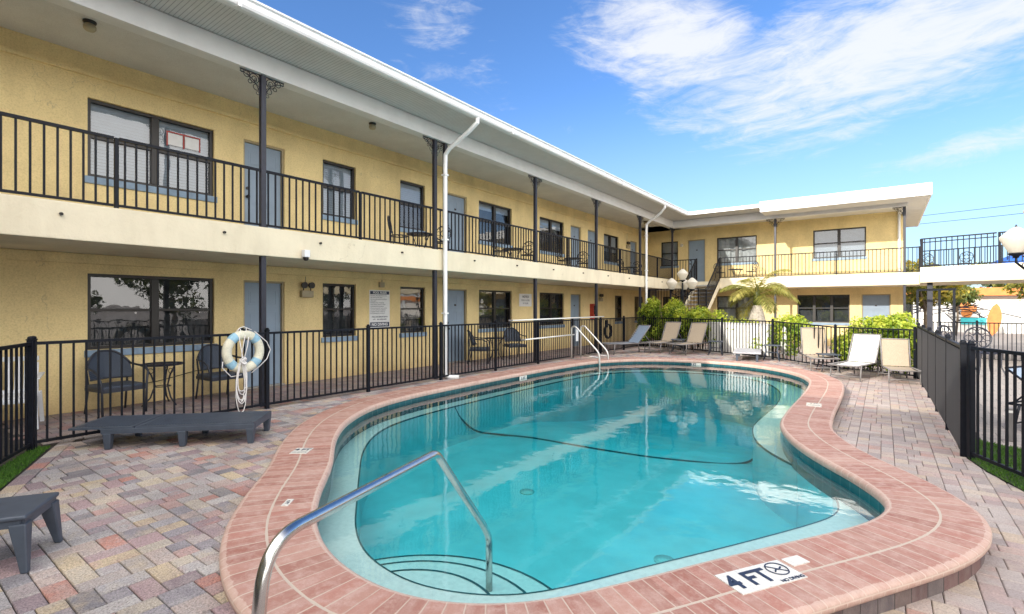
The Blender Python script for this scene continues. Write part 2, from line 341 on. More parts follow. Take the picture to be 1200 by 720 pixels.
def weave_mat():
    m,nt,out=newmat('woven dark wicker'); b=N(nt,'ShaderNodeBsdfPrincipled'); L(nt,b.outputs[0],out.inputs[0]); o=coords(nt)
    br=N(nt,'ShaderNodeTexBrick'); L(nt,scalev(nt,o,(1,1,1)),br.inputs['Vector']); s=N(nt,'ShaderNodeSeparateXYZ'); L(nt,o,s.inputs[0])
    f=mth(nt,'MULTIPLY',mth(nt,'SINE',mth(nt,'MULTIPLY',s.outputs[2],330)),mth(nt,'SINE',mth(nt,'MULTIPLY',mth(nt,'ADD',s.outputs[0],s.outputs[1]),330)))
    c=ramp(nt,f,[(0,(.03,.04,.06)),(.6,(.09,.12,.17))]); nt.nodes.remove(br); L(nt,c,b.inputs['Base Color']); setin(b,Roughness=.55)
    bp=N(nt,'ShaderNodeBump'); setin(bp,Strength=.5,Distance=.004); L(nt,f,bp.inputs['Height']); L(nt,bp.outputs[0],b.inputs['Normal']); return m
M['weave']=weave_mat()
# ------------------------------------------------------------------ camera
cam=bpy.data.cameras.new('camera'); cam.sensor_width=36; cam.lens=36*586/1200; cam.clip_end=3000; cam.clip_start=.05
co=bpy.data.objects.new('camera',cam); COL.objects.link(co); co.location=(0,0,1.55); co.rotation_euler=(R_(90),0,R_(36.58)); S.camera=co
# ------------------------------------------------------------------ sun + sky
SUN=Vector((.50,2.63,-1.0)).normalized()
sl=bpy.data.lights.new('sun','SUN'); sl.energy=5.3; sl.angle=R_(.55); sl.color=(1,.93,.82)
so=bpy.data.objects.new('sun',sl); COL.objects.link(so); so.rotation_euler=SUN.to_track_quat('-Z','Y').to_euler(); so.location=(-3,-10,12)
W=bpy.data.worlds.new('World'); S.world=W; W.use_nodes=True; nt=W.node_tree; nt.nodes.clear()
out=N(nt,'ShaderNodeOutputWorld'); bg=N(nt,'ShaderNodeBackground'); L(nt,bg.outputs[0],out.inputs[0])
sky=N(nt,'ShaderNodeTexSky',sky_type='NISHITA'); sky.sun_disc=False; sky.sun_elevation=R_(20.5); sky.sun_rotation=R_(180+10.8); sky.air_density=1.0; sky.dust_density=.6; sky.ozone_density=2.0
g=coords(nt,'Generated'); sp=N(nt,'ShaderNodeSeparateXYZ'); L(nt,g,sp.inputs[0])
az=mth(nt,'MULTIPLY',mth(nt,'ARCTAN2',sp.outputs[0],sp.outputs[1]),180/PI); el=mth(nt,'MULTIPLY',mth(nt,'ARCSINE',sp.outputs[2]),180/PI)
cb=N(nt,'ShaderNodeCombineXYZ'); L(nt,az,cb.inputs[0]); L(nt,el,cb.inputs[1])
def blob(a0,e0,ra,re,tilt=0):
    da=mth(nt,'SUBTRACT',az,a0); de=mth(nt,'SUBTRACT',el,e0); de=mth(nt,'SUBTRACT',de,mth(nt,'MULTIPLY',da,tilt))
    r=mth(nt,'ADD',mth(nt,'POWER',mth(nt,'ABSOLUTE',mth(nt,'DIVIDE',da,ra)),2),mth(nt,'POWER',mth(nt,'ABSOLUTE',mth(nt,'DIVIDE',de,re)),2))
    return mth(nt,'SUBTRACT',1,r)
mp=N(nt,'ShaderNodeMapping'); mp.inputs['Scale'].default_value=(.055,.15,1); mp.inputs['Rotation'].default_value=(0,0,R_(-18)); L(nt,cb.outputs[0],mp.inputs[0])
n1=noise(nt,mp.outputs[0],1.0,8,.62,1.6)
mp2=N(nt,'ShaderNodeMapping'); mp2.inputs['Scale'].default_value=(.12,.42,1); mp2.inputs['Rotation'].default_value=(0,0,R_(22)); L(nt,cb.outputs[0],mp2.inputs[0])
n2=noise(nt,mp2.outputs[0],1.3,8,.68,2.2)
b1=mth(nt,'MAXIMUM',blob(-3,22,19,6.6,.05),blob(-19,26.5,12,5.5,-.28))
b1=mth(nt,'MAXIMUM',b1,blob(14,25,16,4.5,.15))
b1=mth(nt,'MAXIMUM',b1,mth(nt,'MULTIPLY',blob(6,13.2,7.5,1.3,.1),.6))
b1=mth(nt,'MAXIMUM',b1,mth(nt,'MULTIPLY',blob(-46,31,3,3.5,-.5),.05))
b1=mth(nt,'MAXIMUM',b1,-.72)
dens=mth(nt,'ADD',mth(nt,'ADD',.12,mth(nt,'MULTIPLY',b1,.85)),mth(nt,'ADD',mth(nt,'MULTIPLY',mth(nt,'SUBTRACT',n1,.5),2.3),mth(nt,'MULTIPLY',mth(nt,'SUBTRACT',n2,.5),1.2)))
mr=N(nt,'ShaderNodeMapRange'); mr.interpolation_type='SMOOTHSTEP'; L(nt,dens,mr.inputs[0]); mr.inputs[1].default_value=-.02; mr.inputs[2].default_value=1.15; mr.inputs[3].default_value=0; mr.inputs[4].default_value=.9
hz=N(nt,'ShaderNodeMapRange'); hz.interpolation_type='SMOOTHSTEP'; L(nt,el,hz.inputs[0]); hz.inputs[1].default_value=0; hz.inputs[2].default_value=24; hz.inputs[3].default_value=.55; hz.inputs[4].default_value=0
SKYC=mixc(nt,1.0,sky.outputs[0],(1.22,1.72,2.4),'MULTIPLY')
SKYC=mixc(nt,hz.outputs[0],SKYC,(6.9,8.1,9.1))
c=mixc(nt,mr.outputs[0],SKYC,(8.9,9.1,9.5))
# bright veil added over the unseen dome (overhead, east, behind) to fill the shade
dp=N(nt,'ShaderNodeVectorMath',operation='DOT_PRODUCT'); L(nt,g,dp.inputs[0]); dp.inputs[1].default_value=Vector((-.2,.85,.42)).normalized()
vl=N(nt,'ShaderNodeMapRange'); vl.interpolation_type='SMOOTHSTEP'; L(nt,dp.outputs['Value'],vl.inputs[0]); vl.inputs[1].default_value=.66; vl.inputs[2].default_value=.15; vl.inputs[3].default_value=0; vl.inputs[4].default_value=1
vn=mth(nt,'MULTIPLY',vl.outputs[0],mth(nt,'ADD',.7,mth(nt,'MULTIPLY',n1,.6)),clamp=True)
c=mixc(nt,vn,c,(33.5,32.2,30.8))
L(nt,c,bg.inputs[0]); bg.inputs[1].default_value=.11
S.view_settings.view_transform='Standard'; S.view_settings.look='None'; S.view_settings.exposure=0
S.render.engine='CYCLES'; S.cycles.max_bounces=8; S.cycles.transparent_max_bounces=24; S.cycles.sample_clamp_indirect=6
# ------------------------------------------------------------------ ground heights
def sst(a,b,x):
    t=max(0,min(1,(x-a)/(b-a))); return t*t*(3-2*t)
def dz(x,y=0): return -.12*sst(-3.0,-.9,x)
# ------------------------------------------------------------------ pool outline
IN=[(-1.08,2.63),(-1.42,2.12),(-1.78,1.84),(-2.15,1.73),(-2.52,1.74),(-2.88,1.83),(-3.3,2.03),(-3.75,2.36),(-4.3,2.83),(-5.1,3.42),(-5.75,4.05),(-6.25,4.85),(-6.5,5.8),(-6.6,7.2),(-6.64,9.0),(-6.62,10.9),(-6.42,12.5),(-5.85,13.6),(-5.0,14.2),(-3.9,14.42),(-2.9,14.25),(-2.1,13.7),(-1.55,12.95),(-1.22,12.0),(-1.12,10.9),(-1.1,9.6),(-1.1,8.3),(-1.05,7.3),(-.88,6.66),(-.68,6.2),(-.45,5.8),(-.2,5.42),(0.0,5.02),(.05,4.75),(0.0,4.48),(-.16,4.13),(-.54,3.52),(-.82,3.07)]
def smooth_closed(pts,step=.06):
    P=[Vector(p) for p in pts]; n=len(P); res=[]
    for i in range(n):
        p0,p1,p2,p3=P[i-1],P[i],P[(i+1)%n],P[(i+2)%n]; m=max(2,int((p2-p1).length/.02))
        for k in range(m):
            t=k/m; res.append(.5*((2*p1)+(p2-p0)*t+(2*p0-5*p1+4*p2-p3)*t*t+(3*p1-p0-3*p2+p3)*t**3))
    # laplacian smooth + resample
    for _ in range(60): res=[(res[i-1]+res[i]*2+res[(i+1)%len(res)])/4 for i in range(len(res))]
    d=[0]
    for i in range(len(res)): d.append(d[-1]+(res[(i+1)%len(res)]-res[i]).length)
    T=d[-1]; m=int(T/step); o=[];j=0
    for k in range(m):
        t=T*k/m
        while d[j+1]<t: j+=1
        a=res[j]; b=res[(j+1)%len(res)]; o.append(a+(b-a)*((t-d[j])/max(1e-9,d[j+1]-d[j])))
    return o
def area(P): return sum(P[i-1].x*P[i].y-P[i].x*P[i-1].y for i in range(len(P)))/2
POOL=smooth_closed(IN)
if area(POOL)<0: POOL.reverse()
def normals(P):   # outward for ccw
    r=[]
    for i in range(len(P)):
        d=(P[(i+1)%len(P)]-P[i-1]).normalized(); r.append(Vector((d.y,-d.x)))
    return r
NR=normals(POOL)
for _ in range(4): NR=[(NR[i-1]+NR[i]+NR[(i+1)%len(NR)]).normalized() for i in range(len(NR))]
def off(o): return [POOL[i]+NR[i]*o for i in range(len(POOL))]
def inside(P,x,y):
    c=False; n=len(P)
    for i in range(n):
        a=P[i-1]; b=P[i]
        if (a.y>y)!=(b.y>y) and x<(b.x-a.x)*(y-a.y)/(b.y-a.y)+a.x: c=not c
    return c
def sweep(name,prof,mat,parent,uvfun=None,smooth=False,base=None,nr=None):
    """sweep a profile of (outward offset, height) round the pool; uv = (arc length, distance along profile)"""
    base=base or POOL; nr=nr or NR; n=len(base); m=len(prof); V=[];F=[]
    arc=[0]
    for i in range(n): arc.append(arc[-1]+(base[(i+1)%n]-base[i]).length)
    k=round(arc[-1]/.098)*.098/arc[-1]; arc=[a*k for a in arc]
    pl=[0]
    for j in range(1,m): pl.append(pl[-1]+math.dist(prof[j],prof[j-1]))
    vv=[uvfun(j,prof,pl) for j in range(m)] if uvfun else pl
    for i in range(n):
        for o,z in prof:
            q=base[i]+nr[i]*o; V.append((q.x,q.y,z))
    uvs=[]
    for i in range(n):
        i2=(i+1)%n
        for j in range(m-1):
            F.append((i*m+j,i*m+j+1,i2*m+j+1,i2*m+j)); uvs+=[(arc[i],vv[j]),(arc[i],vv[j+1]),(arc[i+1],vv[j+1]),(arc[i+1],vv[j])]
    me=bpy.data.meshes.new(name); me.from_pydata(V,[],F); uv=me.uv_layers.new(name='UVMap'); uv.data.foreach_set('uv',[a for q in uvs for a in q])
    if smooth: me.polygons.foreach_set('use_smooth',[True]*len(me.polygons))
    me.materials.append(mat); me.update(); o=bpy.data.objects.new(name,me); COL.objects.link(o); o.parent=parent
    return o
def cap(name,P,z,mat,parent):
    me=bpy.data.meshes.new(name); bm=bmesh.new(); vs=[bm.verts.new((p.x,p.y,z)) for p in P]; f=bm.faces.new(vs); bmesh.ops.triangulate(bm,faces=[f]); bm.to_mesh(me); bm.free(); me.materials.append(mat)
    o=bpy.data.objects.new(name,me); COL.objects.link(o); o.parent=parent; return o
ZC=.05; ZW=-.072; ZB=-.27; CW=.555
pool=empty('swimming_pool',(0,0,0),label='freeform swimming pool with brick coping and teal tiled waterline',cat='swimming pool')
cop_prof=[(-.02,-.025),(-.03,0),(-.03,.022),(-.022,.038),(-.008,.047),(.01,.05),(.15,.0505),(.29,.0505),(.43,.0505),(CW-.05,.05),(CW-.025,.046),(CW-.006,.036),(CW,.02),(CW-.002,0),(CW-.012,-.014),(CW-.04,-.02)]
sweep('coping',cop_prof,M['coping'],pool,lambda j,p,l:p[j][0] if abs(p[j][1]-.05)<.001 else (p[j][0]-(.05-p[j][1]) if j<6 else p[j][0]+(.05-p[j][1])),smooth=True)
sweep('riser',[(CW-.035,-.018),(CW-.035,-.3)],M['darkbrick'],pool)
sweep('tile_band',[(.0,-.3),(.0,-.02)],M['tile'],pool)
BN=[(-1.36,3.33),(-1.7,2.75),(-1.95,2.48),(-2.23,2.33),(-2.5,2.26),(-2.8,2.27),(-3.11,2.34),(-3.5,2.55),(-4.0,2.93),(-4.6,3.4),(-5.3,3.98),(-5.85,4.62),(-6.15,5.3),(-6.28,6.2),(-6.34,7.4),(-6.37,9.0),(-6.35,10.8),(-6.15,12.3),(-5.65,13.25),(-4.9,13.85),(-3.9,14.1),(-3.05,13.95),(-2.4,13.45),(-1.95,12.6),(-1.7,11.6),(-1.6,10.4),(-1.6,9.35),(-1.6,8.49),(-1.54,8.0),(-1.41,7.5),(-1.2,7.05),(-.95,6.7),(-.68,6.38),(-.45,5.95),(-.33,5.5),(-.34,5.2),(-.49,4.85),(-.9,4.11)]
BEN=smooth_closed(BN)
if area(BEN)<0: BEN.reverse()
NB=normals(BEN)
bench_shell=None
# bench surface = flat ring between pool wall and bench edge (triangle fill), wall below
def ringfill(name,A,B,z,mat,parent):
    bm=bmesh.new(); es=[]
    for P in (A,B):
        vs=[bm.verts.new((p.x,p.y,z)) for p in P]
        for i in range(len(vs)): es.append(bm.edges.new((vs[i-1],vs[i])))
    bmesh.ops.triangle_fill(bm,edges=es,use_beauty=True,normal=(0,0,1)); me=bpy.data.meshes.new(name); bm.to_mesh(me); bm.free(); me.materials.append(mat)
    o=bpy.data.objects.new(name,me); COL.objects.link(o); o.parent=parent; return o
ringfill('bench',off(.02),[BEN[i]+NB[i]*.0 for i in range(len(BEN))],ZB,M['benchp'],pool)
sweep('bench_edge_tile',[(.009,ZB+.003),(-.004,ZB+.003),(-.004,ZB-.02)],M['tileline'],pool,base=BEN,nr=NB)
sweep('wall',[(0,ZB-.001),(0,-2.2)],M['plaster'],pool,base=BEN,nr=NB)
# floor grid with slope
fb=MB(); gx=np.arange(-6.8,.6,.3); gy=np.arange(1.6,14.8,.3)
def fz(y): return -.98-.5*sst(8.2,12.5,y)
for x in gx:
    for y in gy: fb.quad((x,y,fz(y)),(x+.3,y,fz(y)),(x+.3,y+.3,fz(y+.3)),(x,y+.3,fz(y+.3)))
fb.build('floor',M['plaster'],pool)
# trim line where the floor starts to slope, running up both walls
tl=MB()
LP=[(-6.33,6.75,-.29),(-6.325,6.95,-.55),(-6.26,7.3,-.83),(-6.02,7.75,-.955),(-5.4,7.97,-.972),(-4.2,8.02,-.972),(-3.2,8.13,-.975),(-2.5,8.33,-.98),(-2.0,8.62,-1.0),(-1.75,8.95,-.98),(-1.64,9.2,-.8),(-1.615,9.3,-.5),(-1.612,9.32,-.29)]
def spline(P,m=8):
    P=[Vector(p) for p in P]; o=[]
    for i in range(len(P)-1):
        p0,p1,p2,p3=P[max(0,i-1)],P[i],P[i+1],P[min(len(P)-1,i+2)]
        for k in range(m):
            t=k/m; o.append(.5*((2*p1)+(p2-p0)*t+(2*p0-5*p1+4*p2-p3)*t*t+(3*p1-p0-3*p2+p3)*t**3))
    return o+[P[-1]]
tl.tube(spline(LP),.018,6)
tl.build('slope_line_tile',M['tileline'],pool)
# entry steps: three concentric treads clipped by the bench edge
ctr=Vector((-2.35,2.0))
for k,(ra,z) in enumerate(((.635,-.36),(.935,-.45),(1.21,-.54))):
    s=MB(); n=40; ring=[]
    for i in range(n+1):
        a=R_(-10)+R_(215)*i/n; ring.append((ctr.x+math.cos(a)*ra,ctr.y+math.sin(a)*ra))
    s.poly([(x,y,z) for x,y in ring])
    for i in range(n): s.quad((*ring[i],-1.1),(*ring[i+1],-1.1),(*ring[i+1],z),(*ring[i],z))
    st=s.build('step',M['benchp'],pool)
    e=MB()
    for i in range(n):
        a=Vector(ring[i]);b=Vector(ring[i+1]); ia=ctr+(a-ctr)*(1-.018/ra);ib=ctr+(b-ctr)*(1-.018/ra)
        e.quad((*ia,z+.003),(*a,z+.003),(*b,z+.003),(*ib,z+.003)); oa=ctr+(a-ctr)*1.003; ob=ctr+(b-ctr)*1.003
        e.quad((*oa,z+.003),(*oa,z-.04),(*ob,z-.04),(*ob,z+.003))
    e.build('nosing',M['tileline'],st)
# floor drain, wall lights / return fittings
for x,y in ((-3.9,5.6),(-1.75,4.9)):
    d=MB(); d.lathe([(.0,.0),(.1,.0),(.1,.012),(.0,.018)],(x,y,fz(y)+.004),20,False); d.build('drain_cover',M['tilemark'],pool,smooth=True)
# water
w=MB(); WP=off(.03)
bmw=bmesh.new(); top=[bmw.verts.new((p.x,p.y,ZW)) for p in WP]; bot=[bmw.verts.new((p.x,p.y,-2.4)) for p in WP]
ft=bmw.faces.new(top); fbm=bmw.faces.new(list(reversed(bot)))
for i in range(len(top)): bmw.faces.new((top[i-1],bot[i-1],bot[i],top[i]))
bmesh.ops.recalc_face_normals(bmw,faces=bmw.faces); me=bpy.data.meshes.new('water'); bmw.to_mesh(me); bmw.free(); me.materials.append(M['water'])
wo=bpy.data.objects.new('water',me); COL.objects.link(wo); wo['kind']='structure'; wo['label']='still turquoise pool water'
# depth markers: white tiles in the coping
def marker(cx,cy,ang,w,h,z=ZC+.003,parts=None,label=None):
    t=MB(); Mx=Matrix.Translation((cx,cy,z))@Matrix.Rotation(ang,4,'Z'); t.box(-w/2,w/2,-h/2,h/2,-.004,.003,Mx); o=t.build('depth_marker',M['tilemark'],pool)
    if label:o['label']=label
    for s,size,dx,dy,bold,sx in parts: text('lettering',s,size,M['ink'],o,Mx@Matrix.Translation((dx,dy,.0045)),bold=bold,ext=.0005,sx=sx)
    return o,Mx
o,Mx=marker(-.545,3.055,R_(58),.47,.20,parts=[('4 FT',.175,-.085,-.004,.005,.92),('NO DIVING',.032,.145,-.083,.001,1)],label='white tile reading 4 FT with no diving symbol')
rg=MB(); rg.ring((.145,.022,.005),.062,(1,0,0),(0,1,0),.004,24,m=4); rg.bar((.10,.066,.005),(.19,-.022,.005),.007,.003); rg.tube([(.11,0,.005),(.135,.02,.005),(.15,.012,.005),(.18,.03,.005)],.005,4)
rg.v=[tuple(Mx@Vector(v)) for v in rg.v]; rg.build('no_diving_symbol',M['ink'],o)
marker(-.415,3.365,R_(58),.13,.085,parts=[],label='small blank white tile beside the 4 FT marker')
marker(-4.86,2.875,R_(-53+90),.17,.20,parts=[],label=None)
mk=[c for c in pool.children if c.name.startswith('depth_marker')][-1]; mk['label']='white 4 FT tile on the left coping'
MM=Matrix.Translation((-4.86,2.875,ZC+.003))@Matrix.Rotation(R_(37),4,'Z')
text('lettering','4 FT',.085,M['ink'],mk,MM@Matrix.Translation((0,.03,.0045)),bold=.003,ext=.0005)
text('lettering','NO DIVING',.028,M['ink'],mk,MM@Matrix.Translation((0,-.06,.0045)),ext=.0005)
marker(-3.66,2.05,R_(-50),.13,.05,parts=[('4 FT',.035,0,0,.001,1)])
marker(-.85,8.9,R_(5),.20,.30,parts=[('4 FT',.06,.0,.08,.001,1),('NO DIVING',.03,0,-.06,0,1)])
def wallmark(px,py,nx,ny,w,body):
    a=math.atan2(nx,-ny); Mx=Matrix.Translation((px,py,-.075))@Matrix.Rotation(a,4,'Z')@Matrix.Rotation(R_(90),4,'X')
    t=MB(); t.box(-w/2,w/2,-.055,.055,-.004,.004,Mx); o=t.build('depth_marker',M['tilemark'],pool)
    text('lettering',body,.085,M['ink'],o,Mx@Matrix.Translation((0,0,.0055)),bold=.003,ext=.0005); return o
wallmark(-6.585,9.3,1,0,.28,'5 FT'); wallmark(-4.3,14.38,.05,-1,.42,'8 FT')
# ------------------------------------------------------------------ ground: far ground, joint sand sheet, pavers
gm=MB(); Z=-.2
for x0,x1,y0,y1 in ((-900,-12,-900,900),(3.4,900,-900,900),(-12,3.4,-900,-8),(-12,3.4,26,900)): gm.quad((x0,y0,Z),(x1,y0,Z),(x1,y1,Z),(x0,y1,Z))
def ground_mat():
    m,nt,out=newmat('pale paved yard'); b=N(nt,'ShaderNodeBsdfPrincipled'); L(nt,b.outputs[0],out.inputs[0]); p=pos(nt)
    br=N(nt,'ShaderNodeTexBrick'); L(nt,scalev(nt,p,(1,1,0)),br.inputs['Vector']); setin(br,Scale=1,Mortar_Size=.008,Brick_Width=.3,Row_Height=.2)
    br.inputs['Color1'].default_value=(.40,.34,.31,1); br.inputs['Color2'].default_value=(.31,.28,.26,1); br.inputs['Mortar'].default_value=(.16,.14,.13,1)
    c=mixc(nt,mth(nt,'MULTIPLY',noise(nt,p,.8,6,.6),.6),br.outputs['Color'],(.30,.29,.28)); L(nt,c,b.inputs['Base Color']); setin(b,Roughness=.9); return m
GM=ground_mat(); tag(gm.build('ground',GM),kind='structure')
yd=MB(); yd.quad((1.0,-8,-.13),(3.45,-8,-.13),(3.45,26,-.13),(1.0,26,-.13)); tag(yd.build('yard_paving',GM),kind='structure')
hole=off(.25)
hmin=(min(p.x for p in hole),max(p.x for p in hole),min(p.y for p in hole),max(p.y for p in hole))
sd=MB(); st_=.12
idx={}
def sv(i,j):
    k=(i,j)
    if k not in idx: x=-12+i*st_; y=-8+j*st_; idx[k]=len(sd.v); sd.v.append((x,y,dz(x)-.014))
    return idx[k]
for i in range(int(13.2/st_)):
    for j in range(int(34/st_)):
        x=-12+(i+.5)*st_; y=-8+(j+.5)*st_
        if hmin[0]<x<hmin[1] and hmin[2]<y<hmin[3] and inside(hole,x,y): continue
        sd.f.append((sv(i,j),sv(i+1,j),sv(i+1,j+1),sv(i,j+1)))
tag(sd.build('joint_sand',M['sand'],smooth=True),kind='structure')
# pavers : one mesh with random sizes, chamfered
LG=[(-7.28,1.37),(-5.98,.81)]    # edge of the left lawn wedge
RGc=[(.74,8.6),(.72,7.9),(.75,7.4),(.85,6.9),(1.02,6.4),(1.4,5.7),(2.0,4.9)]
mid=off(.35)
V=[];Fc=[];RN=[]
def clip_hp(poly,a,b):
    """keep the part left of a->b"""
    o=[]; 
    def s(p): return (b[0]-a[0])*(p[1]-a[1])-(b[1]-a[1])*(p[0]-a[0])
    for i in range(len(poly)):
        p=poly[i-1]; q=poly[i]; sp_=s(p); sq=s(q)
        if sp_>=0: o.append(p)
        if (sp_>=0)!=(sq>=0):
            t=sp_/(sp_-sq); o.append((p[0]+(q[0]-p[0])*t,p[1]+(q[1]-p[1])*t))
    return o
def left_of(p,a,b): return (b[0]-a[0])*(p[1]-a[1])-(b[1]-a[1])*(p[0]-a[0])
def add_paver(poly,ch=.006,h=.0):
    if len(poly)<3: return
    cx=sum(p[0] for p in poly)/len(poly); cy=sum(p[1] for p in poly)/len(poly)
    n=len(poly); i0=len(V); hh=h+random.uniform(-.0015,.0015); tx=random.uniform(-.006,.006); ty=random.uniform(-.006,.006)
    r=(random.random(),random.random(),random.random(),1)
    mr_=min(math.dist(p,(cx,cy)) for p in poly)
    if mr_<.02: return
    for p in poly: V.append((p[0],p[1],dz(p[0])-.012))
    for p in poly:
        d=math.dist(p,(cx,cy)); k=.0015/d; V.append((p[0]+(cx-p[0])*k,p[1]+(cy-p[1])*k,dz(p[0])+hh-ch*.6+tx*(p[0]-cx)+ty*(p[1]-cy)))
    for p in poly:
        d=math.dist(p,(cx,cy)); k=ch*1.4/d; V.append((p[0]+(cx-p[0])*k,p[1]+(cy-p[1])*k,dz(p[0])+hh+tx*(p[0]-cx)+ty*(p[1]-cy)))
    for a in range(n):
        b=(a+1)%n
        Fc.append((i0+a,i0+b,i0+n+b,i0+n+a)); Fc.append((i0+n+a,i0+n+b,i0+2*n+b,i0+2*n+a)); RN.append(r);RN.append(r)
    Fc.append(tuple(i0+2*n+a for a in range(n))); RN.append(r)
lA,lB=LG; ldir=Vector((lB[0]-lA[0],lB[1]-lA[1])).normalized(); lnr=Vector((-ldir.y,ldir.x))
lA2=(lA[0]-ldir.x*.4,lA[1]-ldir.y*.4); lB2=(lB[0]+ldir.x*4,lB[1]+ldir.y*4)
la_=(lA2[0]+lnr.x*.14,lA2[1]+lnr.y*.14); lb_=(lB2[0]+lnr.x*.14,lB2[1]+lnr.y*.14)
def rx(y):
    for a,b in zip(RGc,RGc[1:]):
        if b[1]<=y<=a[1]: return a[0]+(b[0]-a[0])*(a[1]-y)/(a[1]-b[1])
    return .74 if y>8 else 2.0+(4.9-y)*.7
gap=.0055; x=-9.62
def place_paver(x0,x1,y0,y1):
    gap=.0055 if x0<-2.5 else .003
    x0+=gap/2;x1-=gap/2;y0+=gap/2;y1-=gap/2
    cx,cy=(x0+x1)/2,(y0+y1)/2
    if hmin[0]<cx<hmin[1] and hmin[2]<cy<hmin[3] and inside(mid,cx,cy): return
    if x0>rx(cy)+.02 and x0>rx(y1)+.02: return
    poly=[(x0,y0),(x1,y0),(x1,y1),(x0,y1)]
    if cy<8.6 and x1>.6:
        for a_,b_ in zip(RGc,RGc[1:]):
            if b_[1]-.001<=cy<=a_[1]: poly=clip_hp(poly,b_,a_); break
    if cx>-7.6 or cy<1.3:
        if x0>-7.45 and left_of((x0,y0),la_,lb_)<0 or left_of((x1,y0),la_,lb_)<0:
            if cx>-7.45: poly=clip_hp(poly,la_,lb_)
            else: return
    add_paver(poly)
LAY=[[(0,0,3,3),(3,0,3,3),(0,3,2,3),(2,3,2,3),(4,3,2,3)],[(0,0,3,2),(0,2,3,2),(0,4,3,2),(3,0,3,3),(3,3,3,3)],[(0,0,2,2),(2,0,4,2),(0,2,3,2),(3,2,3,2),(0,4,4,2),(4,4,2,2)],
     [(0,0,3,2),(3,0,3,2),(0,2,2,2),(0,4,2,2),(2,2,2,2),(2,4,2,2),(4,2,2,4)],[(0,0,4,2),(4,0,2,4),(2,4,4,2),(0,2,2,4),(2,2,2,2)],[(0,0,2,3),(0,3,2,3),(2,0,2,2),(4,0,2,2),(2,2,4,2),(2,4,2,2),(4,4,2,2)]]
U_=.060; x=-9.62
while x<3.2:
    y=-2.4-random.choice((0,1,2,3,4,5))*U_
    while y<24.6:
        lay=random.choice(LAY); tr_=random.random()<.5; fx=random.random()<.5; fy_=random.random()<.5
        for (a,b,w_,h_) in lay:
            if tr_: a,b,w_,h_=b,a,h_,w_
            if fx: a=6-a-w_
            if fy_: b=6-b-h_
            place_paver(x+a*U_,x+(a+w_)*U_,y+b*U_,y+(b+h_)*U_)
        y+=6*U_
    x+=6*U_
# soldier course along the left lawn edge
k=0; total=(Vector(lB2)-Vector(lA2)).length
while k<total:
    ln=random.choice((.22,.25,.28)); a=Vector(lA2)+ldir*(k+.003); b=Vector(lA2)+ldir*(k+ln-.003); k+=ln
    q=[tuple(a+lnr*.006),tuple(b+lnr*.006),tuple(b+lnr*.134),tuple(a+lnr*.134)]; add_paver(q)
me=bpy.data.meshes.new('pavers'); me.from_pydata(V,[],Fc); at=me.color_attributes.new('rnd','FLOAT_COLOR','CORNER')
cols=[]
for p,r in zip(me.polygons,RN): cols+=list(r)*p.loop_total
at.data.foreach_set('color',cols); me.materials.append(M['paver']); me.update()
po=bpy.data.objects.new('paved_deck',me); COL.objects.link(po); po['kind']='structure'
# edging curve on the right lawn
# lawn strips
def grass(name,poly,n,z=-.0,hmax=.035):
    s=MB(); s.poly([(x,y,dz(x)+z-.004) for x,y in poly]); s.build(name+'_soil',M['soil']); 
    so_=COL.objects[-1] if False else bpy.data.objects[name+'_soil']; so_['kind']='structure'
    P=[Vector(p) for p in poly]; xs=[p.x for p in P]; ys=[p.y for p in P]; V=[];F=[];C=[]
    while len(F)<n:
        x=random.uniform(min(xs),max(xs)); y=random.uniform(min(ys),max(ys))
        if not inside(P,x,y): continue
        a=random.random()*PI; w=.0035; h=hmax*random.uniform(.5,1.1); dx,dy=math.cos(a)*w,math.sin(a)*w; lx=random.gauss(0,.014); ly=random.gauss(0,.014); i=len(V); zz=dz(x)+z-.004
        V+=[(x-dx,y-dy,zz),(x+dx,y+dy,zz),(x+lx,y+ly,zz+h)]; F.append((i,i+1,i+2)); r=random.random()*.7+.3*noise2(x,y); C+=[r,0,0,1]*3
    me=bpy.data.meshes.new(name); me.from_pydata(V,[],F); at=me.color_attributes.new('rnd','FLOAT_COLOR','CORNER'); at.data.foreach_set('color',C); me.materials.append(M['grass'])
    o=bpy.data.objects.new(name,me); COL.objects.link(o); return o
def noise2(x,y):
    from mathutils import noise as mn
    return mn.noise(Vector((x*2,y*2,0)))*.5+.5
tag(grass('grass_wedge',[(-7.42,1.40),(-7.5,1.28),(-6.81,.92),(-4.0,-.6),(-2.7,-.6),(-5.98,.80)],14000),'short green lawn wedge at the foot of the left fence corner','grass',kind='stuff')
rp=[(a+.0,b) for a,b in RGc]+[(3.2,5.0),(3.0,6.6),(2.6,7.6),(1.4,8.2)]
tag(grass('grass_strip',rp,26000,z=.012),'bright green lawn strip under the right corner of the black fence','grass',kind='stuff')
exec_later=[]
